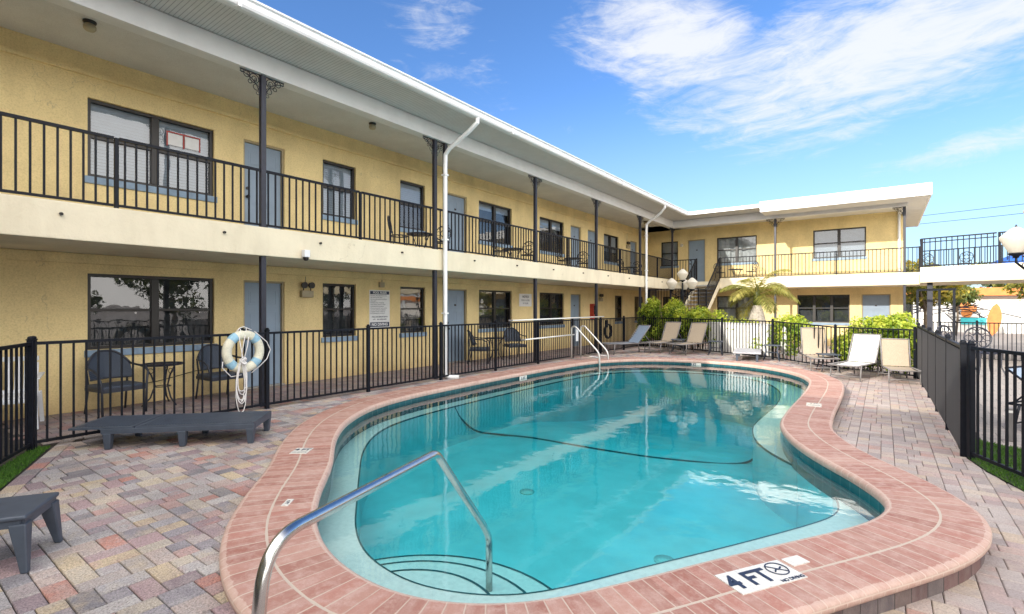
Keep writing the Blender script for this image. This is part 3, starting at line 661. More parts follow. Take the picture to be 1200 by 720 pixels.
# ------------------------------------------------------------------ motel wings
class Fr:
    """wall frame: u along the wall, d outward, z up"""
    def __init__(s,k): s.k=k
    def p(s,u,d,z):
        if s.k=='L': return (-9.63+d,u,z)
        if s.k=='R': return (u,24.7-d,z)
        if s.k=='B': return (u,-6.9+d,z)
    def box(s,mb,u0,u1,d0,d1,z0,z1):
        a=s.p(u0,d0,z0); b=s.p(u1,d1,z1); mb.box(a[0],b[0],a[1],b[1],a[2],b[2])
    def q(s,mb,u0,u1,d,z0,z1):
        pts=[s.p(u0,d,z0),s.p(u1,d,z0),s.p(u1,d,z1),s.p(u0,d,z1)]
        if s.k in('R',): pts=pts
        mb.quad(*(pts if s.k!='L' else pts))
    def mat(s,u,d,z):   # text matrix: x along the wall to the viewer's right, y up, z outward
        o=Vector(s.p(u,d,z))
        if s.k=='L': X,Y,Zv=Vector((0,1,0)),Vector((0,0,1)),Vector((1,0,0))
        elif s.k=='R': X,Y,Zv=Vector((1,0,0)),Vector((0,0,1)),Vector((0,-1,0))
        m=Matrix.Identity(4)
        for i,v in enumerate((X,Y,Zv)):
            for j in range(3): m[j][i]=v[j]
        m.translation=o; return m
def wall(fr,u0,u1,z0,z1,ops,parent,depth=.13,mat=None):
    """front face of a wall with rectangular openings and their reveals"""
    us=sorted({u0,u1,*[o[0] for o in ops],*[o[1] for o in ops]}); zs=sorted({z0,z1,*[o[2] for o in ops],*[o[3] for o in ops]})
    mb=MB()
    for a,b in zip(us,us[1:]):
        for c,d in zip(zs,zs[1:]):
            m_=((a+b)/2,(c+d)/2)
            if any(o[0]<m_[0]<o[1] and o[2]<m_[1]<o[3] for o in ops): continue
            fr.q(mb,a,b,0,c,d)
    for o in ops:
        a,b,c,d=o[:4]
        mb.quad(fr.p(a,0,c),fr.p(a,-depth,c),fr.p(a,-depth,d),fr.p(a,0,d)); mb.quad(fr.p(b,0,c),fr.p(b,0,d),fr.p(b,-depth,d),fr.p(b,-depth,c))
        mb.quad(fr.p(a,0,d),fr.p(a,-depth,d),fr.p(b,-depth,d),fr.p(b,0,d)); mb.quad(fr.p(a,0,c),fr.p(b,0,c),fr.p(b,-depth,c),fr.p(a,-depth,c))
    return mb.build('wall',mat or M['stucco'],parent)
def window(fr,u0,u1,z0,z1,parent,panes=2,blinds=1.0,curt='dark',sill=True,bl_from=0.):
    f=MB(); t=.05; D0,D1=-.11,-.05
    fr.box(f,u0,u0+t,D0,D1,z0,z1); fr.box(f,u1-t,u1,D0,D1,z0,z1); fr.box(f,u0+t,u1-t,D0,D1,z0,z0+t); fr.box(f,u0+t,u1-t,D0,D1,z1-t,z1)
    zm=z0+(z1-z0)*.52
    cuts=[u0+(u1-u0)*i/panes for i in range(1,panes)]
    for c in cuts: fr.box(f,c-.055,c+.055,D0+.003,D1+.004,z0+t,z1-t)
    e=[u0+t]+[q for c in cuts for q in (c-.055,c+.055)]+[u1-t]
    for i in range(0,len(e),2): fr.box(f,e[i],e[i+1],D0+.004,D1-.008,zm-.022,zm+.022)
    w=f.build('window',M['frame'],parent,bevel=.004,seg=1)
    g=MB(); fr.q(g,u0+.03,u1-.03,-.092,z0+.03,z1-.03); g.build('pane',M['glass'],w)
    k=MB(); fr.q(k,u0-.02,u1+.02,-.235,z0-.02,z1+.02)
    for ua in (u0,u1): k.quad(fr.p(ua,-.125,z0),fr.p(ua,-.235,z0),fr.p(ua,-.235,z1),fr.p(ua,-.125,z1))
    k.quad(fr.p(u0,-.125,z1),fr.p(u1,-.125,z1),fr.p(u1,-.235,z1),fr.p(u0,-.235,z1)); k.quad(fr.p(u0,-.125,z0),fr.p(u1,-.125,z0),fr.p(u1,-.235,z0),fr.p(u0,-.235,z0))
    k.build('curtain',M['curtain'] if curt=='dark' else M['curtainw'],w)  # dark sheet stands in for the unlit room behind the glass
    if curt=='half':
        pass
    if blinds>0:
        b=MB(); z=z1-.03; zb=z1-(z1-z0)*blinds+.03; 
        while z>zb:
            for i in range(0,len(e),2):
                p=[fr.p(e[i],-.13,z),fr.p(e[i+1],-.13,z),fr.p(e[i+1],-.155,z-.041),fr.p(e[i],-.155,z-.041)]; b.quad(*p)
            z-=.050
        b.build('blind',M['blind'],w)
    if curt=='drape':
        d=MB(); n=40; us=[u0+.05+(u1-u0-.1)*.0+(u1-u0-.1)*i/n for i in range(n+1)]
        for i in range(n):
            if .3<i/n<.42 or .62<i/n<.72: continue
            d.quad(fr.p(us[i],-.16-.02*math.sin(i*1.3),z0),fr.p(us[i+1],-.16-.02*math.sin((i+1)*1.3),z0),fr.p(us[i+1],-.16-.02*math.sin((i+1)*1.3),z1),fr.p(us[i],-.16-.02*math.sin(i*1.3),z1))
        d.build('drape',M['curtainw'],w,smooth=True)
    if sill:
        s=MB(); fr.box(s,u0-.04,u1+.04,-.10,.035,z0-.11,z0-.004); s.build('sill',M['sill'],w,bevel=.006,seg=1)
    return w
def door(fr,u0,u1,z0,z1,parent,flip=False,num=None):
    f=MB(); t=.035
    fr.box(f,u0,u0+t,-.12,-.03,z0,z1); fr.box(f,u1-t,u1,-.12,-.03,z0,z1); fr.box(f,u0+t,u1-t,-.12,-.03,z1-t,z1)
    o=MB(); fr.box(o,u0+t+.003,u1-t-.003,-.12,-.085,z0+.024,z1-t-.003)
    W=u1-u0-2*t; H=z1-z0-t
    for a,b in ((.13,.46),(.54,.87)):
        for c,d in ((.07,.36),(.42,.72),(.79,.93)):
            U0=u0+t+W*a;U1=u0+t+W*b;Z0=z0+H*c;Z1=z0+H*d
            fr.box(o,U0,U1,-.086,-.0815,Z0,Z0+.012); fr.box(o,U0,U1,-.086,-.0815,Z1-.012,Z1); fr.box(o,U0,U0+.012,-.086,-.0815,Z0+.012,Z1-.012); fr.box(o,U1-.012,U1,-.086,-.0815,Z0+.012,Z1-.012)
            fr.box(o,U0+.035,U1-.035,-.086,-.080,Z0+.035,Z1-.035)
    dr=o.build('door',M['door'],parent,bevel=.0015,seg=1); f.build('door_frame',M['doorframe'],dr)
    th=MB(); fr.box(th,u0,u1,-.12,.03,z0,z0+.022); th.build('threshold',M['concrete'],dr)
    k=MB(); uk=u0+t+.07 if not flip else u1-t-.07
    c=Vector(fr.p(uk,-.08,z0+.95)); n=(Vector(fr.p(uk,1,0))-Vector(fr.p(uk,0,0)))
    k.tube([c,c+n*.03],.028,12); k.tube([c+n*.03,c+n*.045,c+n*.06,c+n*.075],[.012,.03,.03,.015],12); c2=c+Vector((0,0,.16)); k.tube([c2,c2+n*.02],.028,12)
    k.build('handle',M['frame'],dr,smooth='auto')
    p=MB(); um=(u0+u1)/2; fr.box(p,um-.035,um+.035,-.08,-.072,z0+1.58,z0+1.63); p.build('number_plate',M['frame'],dr)
    return dr
def bracket(mb,p,ax):
    """cast scroll bracket: spandrel in the plane of axis ax (unit) and -z, from the corner p"""
    ax=Vector(ax); z=Vector((0,0,-1)); p=Vector(p)
    mb.bar(p,p+ax*.30,.012,.018); mb.bar(p,p+z*.34,.012,.012)
    mb.ring(p+ax*.085+z*.085,.07,ax,z,.007); mb.ring(p+ax*.085+z*.085,.035,ax,z,.006,10)
    mb.ring(p+ax*.20+z*.055,.045,ax,z,.006); mb.ring(p+ax*.055+z*.21,.045,ax,z,.006); mb.ring(p+ax*.27+z*.03,.024,ax,z,.005,10); mb.ring(p+ax*.03+z*.295,.024,ax,z,.005,10)
    mb.ring(p+ax*.30+z*.34,.30,ax,z,.007,12,PI,PI*1.5); mb.ring(p+ax*.15+z*.15,.03,ax,z,.006,8)
    for q in (.25,.5,.75):
        a=PI+q*PI/2; c=p+ax*.30+z*.34+(ax*math.cos(a)+z*math.sin(a))*.33; mb.ring(c,.022,ax,z,.005,8)
def column(parent,x,y,z0,z1,axis,both=True,br=True):
    c=MB(); c.box(x-.04,x+.04,y-.04,y+.04,z0,z1); c.box(x-.055,x+.055,y-.055,y+.055,z0,z0+.02)
    o=c.build('column',M['column'],parent,bevel=.004,seg=1)
    if br:
        for s in ((1,-1) if both else (both,)):
            b=MB(); a=Vector(axis)*s; bracket(b,Vector((x,y,z1-.004))+a*.045,a); b.build('bracket',M['column'],o)
    return o
def railing(parent,a,b,z0,h=.91,sp=.117,posts=True,end=(1,1),mid=None,name='railing'):
    """straight railing: rails + pickets in one panel mesh, each post its own part"""
    a=Vector(a);b=Vector(b); d=(b-a); Ln=d.length; d.normalize(); r=MB()
    P=lambda t,z:(a.x+d.x*t,a.y+d.y*t,z)
    r.bar(P(0,z0+h-.018),P(Ln,z0+h-.018),.045,.036); r.bar(P(0,z0+.045),P(Ln,z0+.045),.03,.03)
    if mid: r.bar(P(0,z0+h-mid),P(Ln,z0+h-mid),.028,.028)
    n=int(Ln/sp)
    for i in range(1,n+1):
        t=(i-.5)*Ln/n; r.bar(P(t,z0+.03),P(t,z0+h-.02),.021,.021,(d.x,d.y,0))
    o=r.build(name,M['black'],parent)
    return o
def post(parent,x,y,z0,h,s=.05,capp=False,ang=0,mat=None):
    m=MB(); Mx=Matrix.Translation((x,y,0))@Matrix.Rotation(ang,4,'Z'); m.box(-s/2,s/2,-s/2,s/2,z0,z0+h,Mx)
    if capp: m.box(-s/2-.006,s/2+.006,-s/2-.006,s/2+.006,z0+h,z0+h+.014,Mx); m.lathe([(.028,0),(.03,.012),(.022,.026),(.0,.032)],(x,y,z0+h+.014),12,False)
    return m.build('post',mat or M['black'],parent,bevel=.004,seg=1)
LF=Fr('L'); RF=Fr('R'); BF=Fr('B')
lw=empty('motel_wing',(-9.63,10,0),label='long two storey yellow motel wing along the left of the pool',cat='building')
class P0: pass
def local(parent):   # parts keep world-like coordinates: undo the parent's location
    return parent
lw.location=(0,0,0)
low=[('w',2.24,4.02,2),('d',4.53,5.33),('w',6.18,7.02,1),('w',8.32,9.16,1),('d',9.98,10.8),('w',11.33,12.97,2),('w',14.6,16.25,2),('d',16.76,17.58),('w',20.7,21.5,1),('w',22.9,24.0,1),('w',-3.4,-1.6,2),('d',-1.0,-.2)]
upp=[('w',2.24,4.02,2),('d',4.53,5.33),('w',6.18,7.02,1),('w',8.32,9.16,1),('d',9.98,10.8),('w',11.33,12.97,2),('w',14.6,16.25,2),('d',16.76,17.58),('d',18.15,18.95),('w',19.6,21.1,2),('d',22.4,23.2),('w',-3.4,-1.6,2),('d',-1.0,-.2)]
UF=2.68
ops=[]
for o_ in low: ops.append((o_[1],o_[2],.90,2.06) if o_[0]=='w' else (o_[1],o_[2],.0,2.055))
wall(LF,-8,24.7,-.02,2.37,ops,lw)
ops=[]
for o_ in upp: ops.append((o_[1],o_[2],3.53,4.72) if o_[0]=='w' else (o_[1],o_[2],UF+.02,4.71))
wall(LF,-8,24.7,UF-.02,5.45,ops,lw)
for i,o_ in enumerate(low):
    if o_[0]=='w': window(LF,o_[1],o_[2],.90,2.06,lw,o_[3],blinds=0,curt='dark')
    else: door(LF,o_[1],o_[2],0.0,2.055,lw)
bl=[1,1,1,.42,0,.0,.25,.3,0]
k=0
for i,o_ in enumerate(upp):
    if o_[0]=='w': window(LF,o_[1],o_[2],3.53,4.72,lw,o_[3],blinds=[1,1,.45,.18,.3,.6,1][k],curt='dark'); k+=1
    else: door(LF,o_[1],o_[2],UF+.02,4.71,lw)
# wall mouldings
m_=MB(); LF.box(m_,-8,24.7,0,.045,5.03,5.09); LF.box(m_,-8,24.7,0,.03,5.09,5.12); m_.build('moulding',M['stucco'],lw,bevel=.008)
m_=MB(); LF.box(m_,-8,24.7,0,.06,2.2,2.345); m_.build('ledger',M['stucco'],lw,bevel=.006)
# balcony slab
m_=MB(); m_.box(-9.64,-7.72,-8,22.82,2.35,UF); m_.build('balcony_slab',M['stucco_cream'],lw)
m_=MB(); m_.box(-7.88,-7.715,-8,22.80,2.345,2.79); m_.build('balcony_fascia',M['stucco_cream'],lw,bevel=.012)
# drain stubs in the fascia
for y in (1.55,3.35,4.9+.0,6.7,8.9,10.6,12.4,14.2,16,17.8,19.6,21.3):
    d=MB(); d.tube([(-7.715,y,2.64),(-7.675,y,2.635)],.018,10); d.build('drain_stub',M['frame'],lw)
# beam, ceiling, soffit, gutter, roof
m_=MB(); m_.box(-7.95,-7.72,-8,22.90,5.17,5.485); m_.build('beam',M['white'],lw,bevel=.006)
m_=MB(); m_.box(-9.64,-7.951,-8,24.7,5.36,5.42); m_.build('ceiling',M['ceiling'],lw)
m_=MB(); m_.poly([(-7.72,-8,5.49),(-6.86,-8,5.50),(-6.86,21.80,5.50),(-7.72,22.85,5.49)]); m_.build('soffit',M['soffit'],lw)
g=MB(); ys=(-8,21.72)
pr=[(-6.86,5.485),(-6.80,5.485),(-6.765,5.50),(-6.75,5.53),(-6.745,5.60),(-6.72,5.62),(-6.72,5.645),(-6.735,5.645),(-6.76,5.62),(-6.765,5.53),(-6.86,5.51)]
for (x0,z0),(x1,z1) in zip(pr,pr[1:]): g.quad((x0,ys[0],z0),(x0,ys[1],z0),(x1,ys[1],z1),(x1,ys[0],z1))
g.build('gutter',M['gutter'],lw,smooth=False)
for y in (-2.9,3.1,9.1,15.1,20.9):
    q=MB(); q.box(-6.86,-6.738,y,y+.05,5.478,5.49); q.box(-6.748,-6.738,y,y+.05,5.49,5.61); q.build('gutter_seam',M['gutter'],lw)
m_=MB(); m_.box(-6.90,-6.862,-8,21.80,5.492,5.66); m_.build('fascia_board',M['white'],lw)
rf=MB(); A=[(-6.78,5.662),(-11.5,6.25),(-16,5.66),(-16,5.5),(-6.9,5.52)]
rf.poly([(x,-8,z) for x,z in A]); rf.poly([(x,30,z) for x,z in reversed(A)])
for i in range(len(A)):
    (x0,z0),(x1,z1)=A[i-1],A[i]; rf.quad((x0,-8,z0),(x1,-8,z1),(x1,30,z1),(x0,30,z0))
rf.build('roof',M['roof'],lw)
m_=MB(); m_.box(-15.8,-9.9,-8,30,-.05,5.48); m_.build('wall_core',M['stucco'],lw)
# columns and railing
CY=[.15,3.96,7.70,8.02,11.6,15.3,19.1]
for y in [-3.7]+CY:
    b_=1
    column(lw,-7.80,y,2.79,5.17,(0,1,0),both=True,br=(y not in(8.02,)))
    column(lw,-7.80,y,-.005,2.35,(0,1,0),br=False)
column(lw,-7.80,22.90,2.79,5.17,(0,1,0)); column(lw,-7.80,22.7,-.005,2.35,(0,1,0),br=False)
pts=[-3.7,-1.8,.15,2.1,3.96,5.78,7.66,9.75,11.6,13.4,15.3,17.2,19.1,21.0,22.9]
for a,b in zip(pts,pts[1:]): railing(lw,(-7.80,a+.03),(-7.80,b-.03),2.79)
for y in pts:
    if not any(abs(y-c)<.1 for c in CY+[22.9,-3.7]): post(lw,-7.8,y,2.79,.90,.045)
# downspouts
def downspout(y,yend,foot):
    d=MB(); P=[(-6.80,yend,5.49),(-6.80,yend,5.40),(-7.0,(y+yend)/2,5.24),(-7.50,y,4.98),(-7.63,y,4.86),(-7.64,y,4.6),(-7.64,y,.12),(-7.60,y,.05)]
    if foot: P+= [(-7.52,y+.06,-.0+.03),(-7.38,y+.16,.03)]
    d.tube(P,.048,10); o=d.build('downspout',M['gutter'],lw,smooth='auto')
    for z in (3.0,4.4,1.4):
        q=MB(); q.box(-7.70,-7.585,y-.056,y+.056,z,z+.03); q.build('strap',M['gutter'],o)
downspout(7.86,7.95,True); downspout(19.35,19.1,False)
# ---- right wing
rw=empty('motel_wing',(0,0,0),label='shorter sunlit yellow motel wing closing the far end of the courtyard',cat='building')
rlow=[('w',-8.9,-8.1,1),('w',-6.30,-4.55,2),('w',-2.98,-1.10,3),('d',-.70,.24)]
rupp=[('w',-8.98,-8.13,1),('d',-7.65,-6.83),('w',-6.30,-4.58,2),('w',-2.39,-.55,2)]
ops=[(o[1],o[2],.9 if o[0]=='w' else 0.,2.06) for o in rlow]
wall(RF,-9.63,.68,-.14,2.37,ops,rw)
ops=[(o[1],o[2],3.60 if o[0]=='w' else UF+.02,4.80) for o in rupp]
wall(RF,-9.63,.68,UF-.02,5.45,ops,rw)
for i,o in enumerate(rlow):
    if o[0]=='w': window(RF,o[1],o[2],.9,2.06,rw,o[3],blinds=0,curt='dark' if i!=1 else 'drape')
    else: door(RF,o[1],o[2],0,2.06,rw)
for i,o in enumerate(rupp):
    if o[0]=='w': window(RF,o[1],o[2],3.60,4.80,rw,o[3],blinds=[1,0,0,.0][i] if i!=3 else 1,curt=['dark','','drape','dark'][i])
    else: door(RF,o[1],o[2],UF+.02,4.80,rw)
m_=MB(); m_.box(-7.70,1.03,22.86,24.71,2.35,UF); m_.box(-9.62,-7.71,22.83,24.71,2.35,UF-.002); m_.build('balcony_slab',M['stucco_cream'],rw)
m_=MB(); m_.box(-5.70,1.06,22.82,22.98,2.345,2.79); m_.build('balcony_fascia',M['stucco_cream'],rw,bevel=.012)
m_=MB(); m_.box(-7.95,.70,22.80,23.03,5.165,5.48); m_.build('beam',M['white'],rw,bevel=.006)
m_=MB(); m_.box(.47,.70,23.03,30,5.165,5.48); m_.build('end_beam',M['white'],rw,bevel=.006)
m_=MB(); m_.box(-9.6,.47,23.04,24.7,5.36,5.42); m_.build('ceiling',M['ceiling'],rw)
m_=MB(); m_.poly([(-7.72,22.80,5.486),(-6.86,21.82,5.496),(-3.9,21.82,5.496),(-3.9,22.80,5.486)]); m_.build('soffit',M['soffit'],rw)
m_=MB(); m_.box(-6.82,-3.9,21.74,21.8,5.49,5.63); m_.build('roof_edge',M['gutter'],rw)
m_=MB(); m_.box(-6.80,-3.905,21.801,30,5.51,5.60); m_.box(-3.9,1.25,21.72,30,5.30,5.36); m_.build('roof',M['white'],rw)
m_=MB(); m_.box(-3.9,1.27,21.66,21.72,5.29,5.70); m_.box(1.25,1.31,21.66,30,5.29,5.70); m_.box(-3.93,-3.9,21.70,30,5.45,5.70); m_.build('fascia_board',M['gutter'],rw,bevel=.004)
m_=MB(); m_.box(-3.9,1.25,21.72,30,5.40,5.66); m_.build('roof_core',M['roof'],rw)
m_=MB(); m_.box(-9.6,.66,24.95,30,-.14,5.35); m_.box(.55,.66,24.72,24.95,-.14,5.35); m_.build('wall_core',M['stucco'],rw)
for x in (-3.55,.62):
    column(rw,x,22.90,2.79,5.165,(1,0,0),br=(x<0)); column(rw,x,22.90,-.12,2.35,(1,0,0),br=False)
b=MB(); bracket(b,(.575,22.9,5.16),(-1,0,0)); b.build('bracket',M['column'],rw)
m_=MB(); m_.tube([(.5,24.62,5.3),(.5,24.62,2.7)],.045,10); m_.build('downspout',M['gutter'],rw,smooth=True)
pts=[-7.76,-6.70]
railing(rw,(-7.76,22.9),(-6.73,22.9),2.70,1.0); post(rw,-6.70,22.9,2.68,1.04,.05)
for a,b in ((-5.70,-3.6),(-3.5,-1.45),(-1.45,.58),(.66,1.03)): railing(rw,(a,22.9),(b,22.9),2.79)
for x in (-5.70,-1.45,1.04): post(rw,x,22.9,2.79,.92,.05)
# ---- wing behind the camera side (closes the U, throws the shade over the near deck)
bw=empty('motel_wing',(0,0,0),label='plain yellow motel wing behind the near end of the pool',cat='building')
ops=[(u,u+1.6,zz,zz+1.16) for u in (-7,-2.5,2,6.5) for zz in (.9,3.55)]+[(u,u+.85,zz,zz+2.04) for u in (-4.6,-.1,4.4) for zz in (0.0,UF+.02)]
wall(BF,-9.6,9,-.2,5.4,ops,bw)
for o in ops:
    if o[1]-o[0]>1: window(BF,*o,bw,2,blinds=.5,curt='dark')
    else: door(BF,*o,bw)
m_=MB(); m_.box(-9.6,9.6,-14,-7.25,-.2,5.4); m_.build('wall_core',M['stucco'],bw)
m_=MB(); m_.box(-9.6,9.8,-14,-5.2,5.45,5.75); m_.build('roof',M['white'],bw)
m_=MB(); m_.box(-7.6,9,-6.9,-5.9,2.35,2.78); m_.build('balcony_slab',M['stucco_cream'],bw)
# ------------------------------------------------------------------ stair
stt=empty('staircase',(0,0,0),label='outdoor staircase with black railings rising to the far upper walkway',cat='staircase')
tr=MB(); nst=8
for i in range(nst):
    y1=22.82-i*.26; z=UF-(i+1)*.165; tr.box(-6.66,-5.76,y1-.28,y1,z-.05,z)
tr.build('tread',M['step'],stt)
sg=MB()
for x in (-6.70,-5.72): sg.bar((x,22.82,2.55),(x,20.74,1.28),.05,.26)
sg.build('stringer',M['stucco_cream'],stt)
m_=MB(); m_.box(-7.7,-5.70,19.7,20.76,1.22,1.36); m_.build('landing',M['concrete'],stt)
for x in (-6.70,-5.70):
    r=MB(); a=Vector((x,22.84,2.72)); b=Vector((x,20.78,1.36)); r.bar(a+Vector((0,0,.95)),b+Vector((0,0,.9)),.045,.04); r.bar(a+Vector((0,0,.08)),b+Vector((0,0,.08)),.03,.03)
    for i in range(1,19):
        q=a.lerp(b,i/19); r.bar(q+Vector((0,0,.08)),q+Vector((0,0,.93)),.017)
    r.build('stair_railing',M['black'],stt)
    post(stt,x,20.74,1.36,.95,.05)
post(stt,-6.70,22.83,2.68,1.0,.045)
for a,b in (((-7.7,19.74),(-5.7,19.74)),((-7.7,19.76),(-7.7,20.74)),((-5.7,19.76),(-5.7,20.72))): railing(stt,a,b,1.36,.92,name='landing_railing')
for x in (-7.7,-5.7): post(stt,x,19.74,-.1,2.38,.05)
tr=MB()
for i in range(7): z=1.2-i*.165; tr.box(-7.66,-6.8,20.78+i*.26,21.06+i*.26,z-.05,z)
tr.build('tread',M['step'],stt)
# ------------------------------------------------------------------ bridge walkway on the right
br=empty('raised_walkway',(0,0,0),label='cream raised walkway bridge with dark railing at upper right',cat='walkway')
A=Vector((.94,20.40)); B=Vector((9.5,18.05)); dv=(B-A).normalized(); nv=Vector((-dv.y,dv.x))
def quadprism(mb,pts,z0,z1):
    n=len(pts); i=len(mb.v); mb.v+=[(p[0],p[1],z0) for p in pts]+[(p[0],p[1],z1) for p in pts]
    mb.f.append(tuple(reversed(range(i,i+n)))); mb.f.append(tuple(range(i+n,i+2*n)))
    for k in range(n): mb.f.append((i+k,i+(k+1)%n,i+n+(k+1)%n,i+n+k))
m_=MB(); C2=B+nv*3.4; D2=Vector((1.07,24.6)); q=[A,B,C2,D2]; quadprism(m_,[A+nv*.16,B+nv*.16,C2,D2],2.35,2.68); m_.build('deck_slab',M['stucco_cream'],br)
m_=MB(); quadprism(m_,[A,B,B+nv*.16,A+nv*.16],2.32,2.80); m_.build('fascia',M['stucco_cream'],br,bevel=.012)
Lb=(B-A).length
for i in range(5):
    a=A+nv*.08+dv*(Lb*i/5+.03); b=A+nv*.08+dv*(Lb*(i+1)/5-.03); railing(br,a,b,2.80,.92,.125,mid=.13); post(br,a.x,a.y,2.80,.92,.055)
a=A+nv*.08; railing(br,(a.x,a.y+.05),(1.08,22.8),2.80,.92,mid=.13)
a=C2; railing(br,(1.2,24.5),tuple(C2-nv*.1),2.68,1.0,.14)
for t in (.02,.5,.98):
    p=A+dv*(Lb*t)+nv*.3; c=MB(); c.box(p.x-.07,p.x+.07,p.y-.07,p.y+.07,-.2,2.34); c.build('support_column',M['column'],br,bevel=.005)
# metal gate frame below the walkway
gt=empty('gate_frame',(1.35,19.6,-.13),label='tall black tube gate frame under the walkway corner',cat='gate frame')
g=MB(); g.bar((0,0,0),(0,0,2.2),.06); g.bar((.32,-.12,0),(.32,-.12,2.2),.06); g.bar((-.5,.18,2.2),(.36,-.14,2.2),.06); g.bar((-.5,.18,0),(-.5,.18,2.2),.06)
g.bar((0,0,1.1),(.32,-.12,1.1),.03); g.build('frame',M['black'],gt)
# ------------------------------------------------------------------ pool fence (separate straight runs)
def fence(name_label,pts,h=1.17,sp=.112,z=None,every=1.9,cat='fence',screen=False,zz=0,rail2=False):
    f=empty('metal_fence',(0,0,0),label=name_label,cat=cat)
    for (a,b) in zip(pts,pts[1:]):
        a=Vector(a);b=Vector(b); Ln=(b-a).length; n=max(1,round(Ln/every)); d=(b-a).normalized(); ang=math.atan2(d.y,d.x)
        for i in range(n):
            p=a.lerp(b,i/n); q=a.lerp(b,(i+1)/n); r=MB(); za=dz(p.x) if z is None else z; zb=dz(q.x) if z is None else z; l=(q-p).length
            P=lambda t,hh:(p.x+d.x*t,p.y+d.y*t,za+(zb-za)*t/l+hh)
            r.bar(P(.02,h-.018),P(l-.02,h-.018),.036,.034); r.bar(P(.02,.07),P(l-.02,.07),.03,.032)
            if rail2: r.bar(P(.02,.26),P(l-.02,.26),.028,.028)
            m=round(l/sp)
            for k in range(1,m): r.bar(P(k*l/m,.05),P(k*l/m,h-.02),.019,.019,(d.x,d.y,0))
            r.build('picket_panel',M['black'],f)
            post(f,p.x,p.y,za-.01,h+.03,.055,True,ang)
            if screen:
                s=MB(); nn=12
                for k in range(nn):
                    t0=.02+(l-.04)*k/nn; t1=.02+(l-.04)*(k+1)/nn; w0=.022+.006*math.sin(k*2.1); w1=.022+.006*math.sin((k+1)*2.1)
                    q0=P(t0,.09);q1=P(t1,.09);q2=P(t1,h-.05);q3=P(t0,h-.05); nx,ny=-d.y,d.x
                    s.quad((q0[0]+nx*w0,q0[1]+ny*w0,q0[2]),(q1[0]+nx*w1,q1[1]+ny*w1,q1[2]),(q2[0]+nx*w1,q2[1]+ny*w1,q2[2]),(q3[0]+nx*w0,q3[1]+ny*w0,q3[2]))
                s.build('windscreen',M['screen'],f,smooth=True)
        post(f,b.x,b.y,(dz(b.x) if z is None else z)-.01,h+.03,.055,True,ang)
    return f
fence('black picket fence between the pool and the left walkway',[(-7.46,1.27),(-7.55,3.9),(-7.55,18.85)])
fence('short black fence run at far left beside the lawn wedge',[(-3.2,-.94),(-7.40,1.24)],every=2.2)
fence('black picket fence across the far end of the pool deck',[(-7.48,18.85),(.60,14.98)],h=1.15)
fence('black fence covered in dark windscreen mesh along the right deck',[(.72,7.50),(.66,14.95)],h=1.24,screen=True,every=1.5,sp=.11)
fence('open black picket fence at the right edge by the lawn strip',[(.775,7.40),(1.16,6.55),(2.2,4.5)],h=1.24,every=2.4,sp=.105)
fence('black fence across the neighbouring yard beyond the walkway',[(1.3,22.6),(13,18.8)],h=1.25,z=-.2,every=1.2,sp=.1)
# ------------------------------------------------------------------ hand rails
hr=empty('pool_handrail',(-1.72,.84,ZC),label='bent stainless handrail curving over the near steps',cat='handrail')
def bend(pts,r=.12,n=7):
    P=[Vector(p) for p in pts]; o=[P[0]]
    for i in range(1,len(P)-1):
        a=(P[i-1]-P[i]); b=(P[i+1]-P[i]); rr=min(r,a.length*.45,b.length*.45); a=P[i]+a.normalized()*rr; b=P[i]+b.normalized()*rr
        for k in range(n+1):
            t=k/n; o.append(a*(1-t)**2+P[i]*2*t*(1-t)+b*t*t)
    o.append(P[-1]); return o
r=MB(); wp=[(-1.70,.80,.0),(-1.75,.90,.72),(-2.085,2.07,.70),(-2.21,2.66,.03),(-2.235,2.74,-.08),(-2.235,2.74,-.52)]
base=Vector(hr.location)
pp=bend(wp[:3],.16,10)[:-1]+bend(wp[1:4],.05,8)[1:-1]+bend(wp[2:],.05,6)[1:]
pp=[Vector(p)-base for p in pp]; r.tube(pp,.0242,16); r.build('rail',M['steel'],hr,smooth=True)
r=MB(); r.lathe([(.024,0),(.055,.002),(.05,.014),(.026,.022)],(.02,-.04,0),20,False); r.build('escutcheon',M['steel'],hr,smooth=True)
lad=empty('pool_ladder',(-7.1,12.7,ZC),label='pair of pale curved grab rails entering the far left water',cat='pool ladder')
for dy in (-.12,.42):
    r=MB(); P=bend([(-.1,dy,0),(-.1,dy,.92),(.02,dy,.95),(.78,dy,.22),(.80,dy,-.75)],.14); r.tube(P,.023,10); r.build('grab_rail',M['railbright'],lad,smooth=True)
    r=MB(); r.bar((-.1,dy,.05),(.8,dy,.05),.03,.02) if False else r.tube([(-.1,dy,.12),(.79,dy,.10)],.012,8); r.build('brace',M['steel'],lad,smooth=True)
r=MB()
for i in range(3): r.box(.74,.86,-.12,.42,-.35-.22*i,-.32-.22*i)
r.build('tread',M['whitepaint'],lad)
t=MB(); t.box(-.012,.012,-.05,.07,-.36,0); tag(t.build('towel',M['white_plastic'],loc=(-7.05,12.62,.93),bevel=.01),'small white towel hanging on the far grab rail','towel')
# skimmer poles hung on the fence
def pole(y0,y1,z,label):
    o=empty('pool_pole',(-7.47,(y0+y1)/2,z),label=label,cat='pool pole'); m_=MB(); h=(y1-y0)/2; m_.tube([(0,-h,0),(0,h,.02)],.019,10); m_.build('shaft',M['whitepaint'],o,smooth=True)
    m_=MB(); m_.tube([(0,-h-.02,0),(0,-h+.12,0)],.024,10); m_.build('grip',M['chairframe'],o,smooth=True); return o
pole(9.95,15.2,1.21,'long white pool pole lying along the top rail of the left fence')
pole(10.5,13.2,.70,'shorter white pool pole hung half way up the left fence')
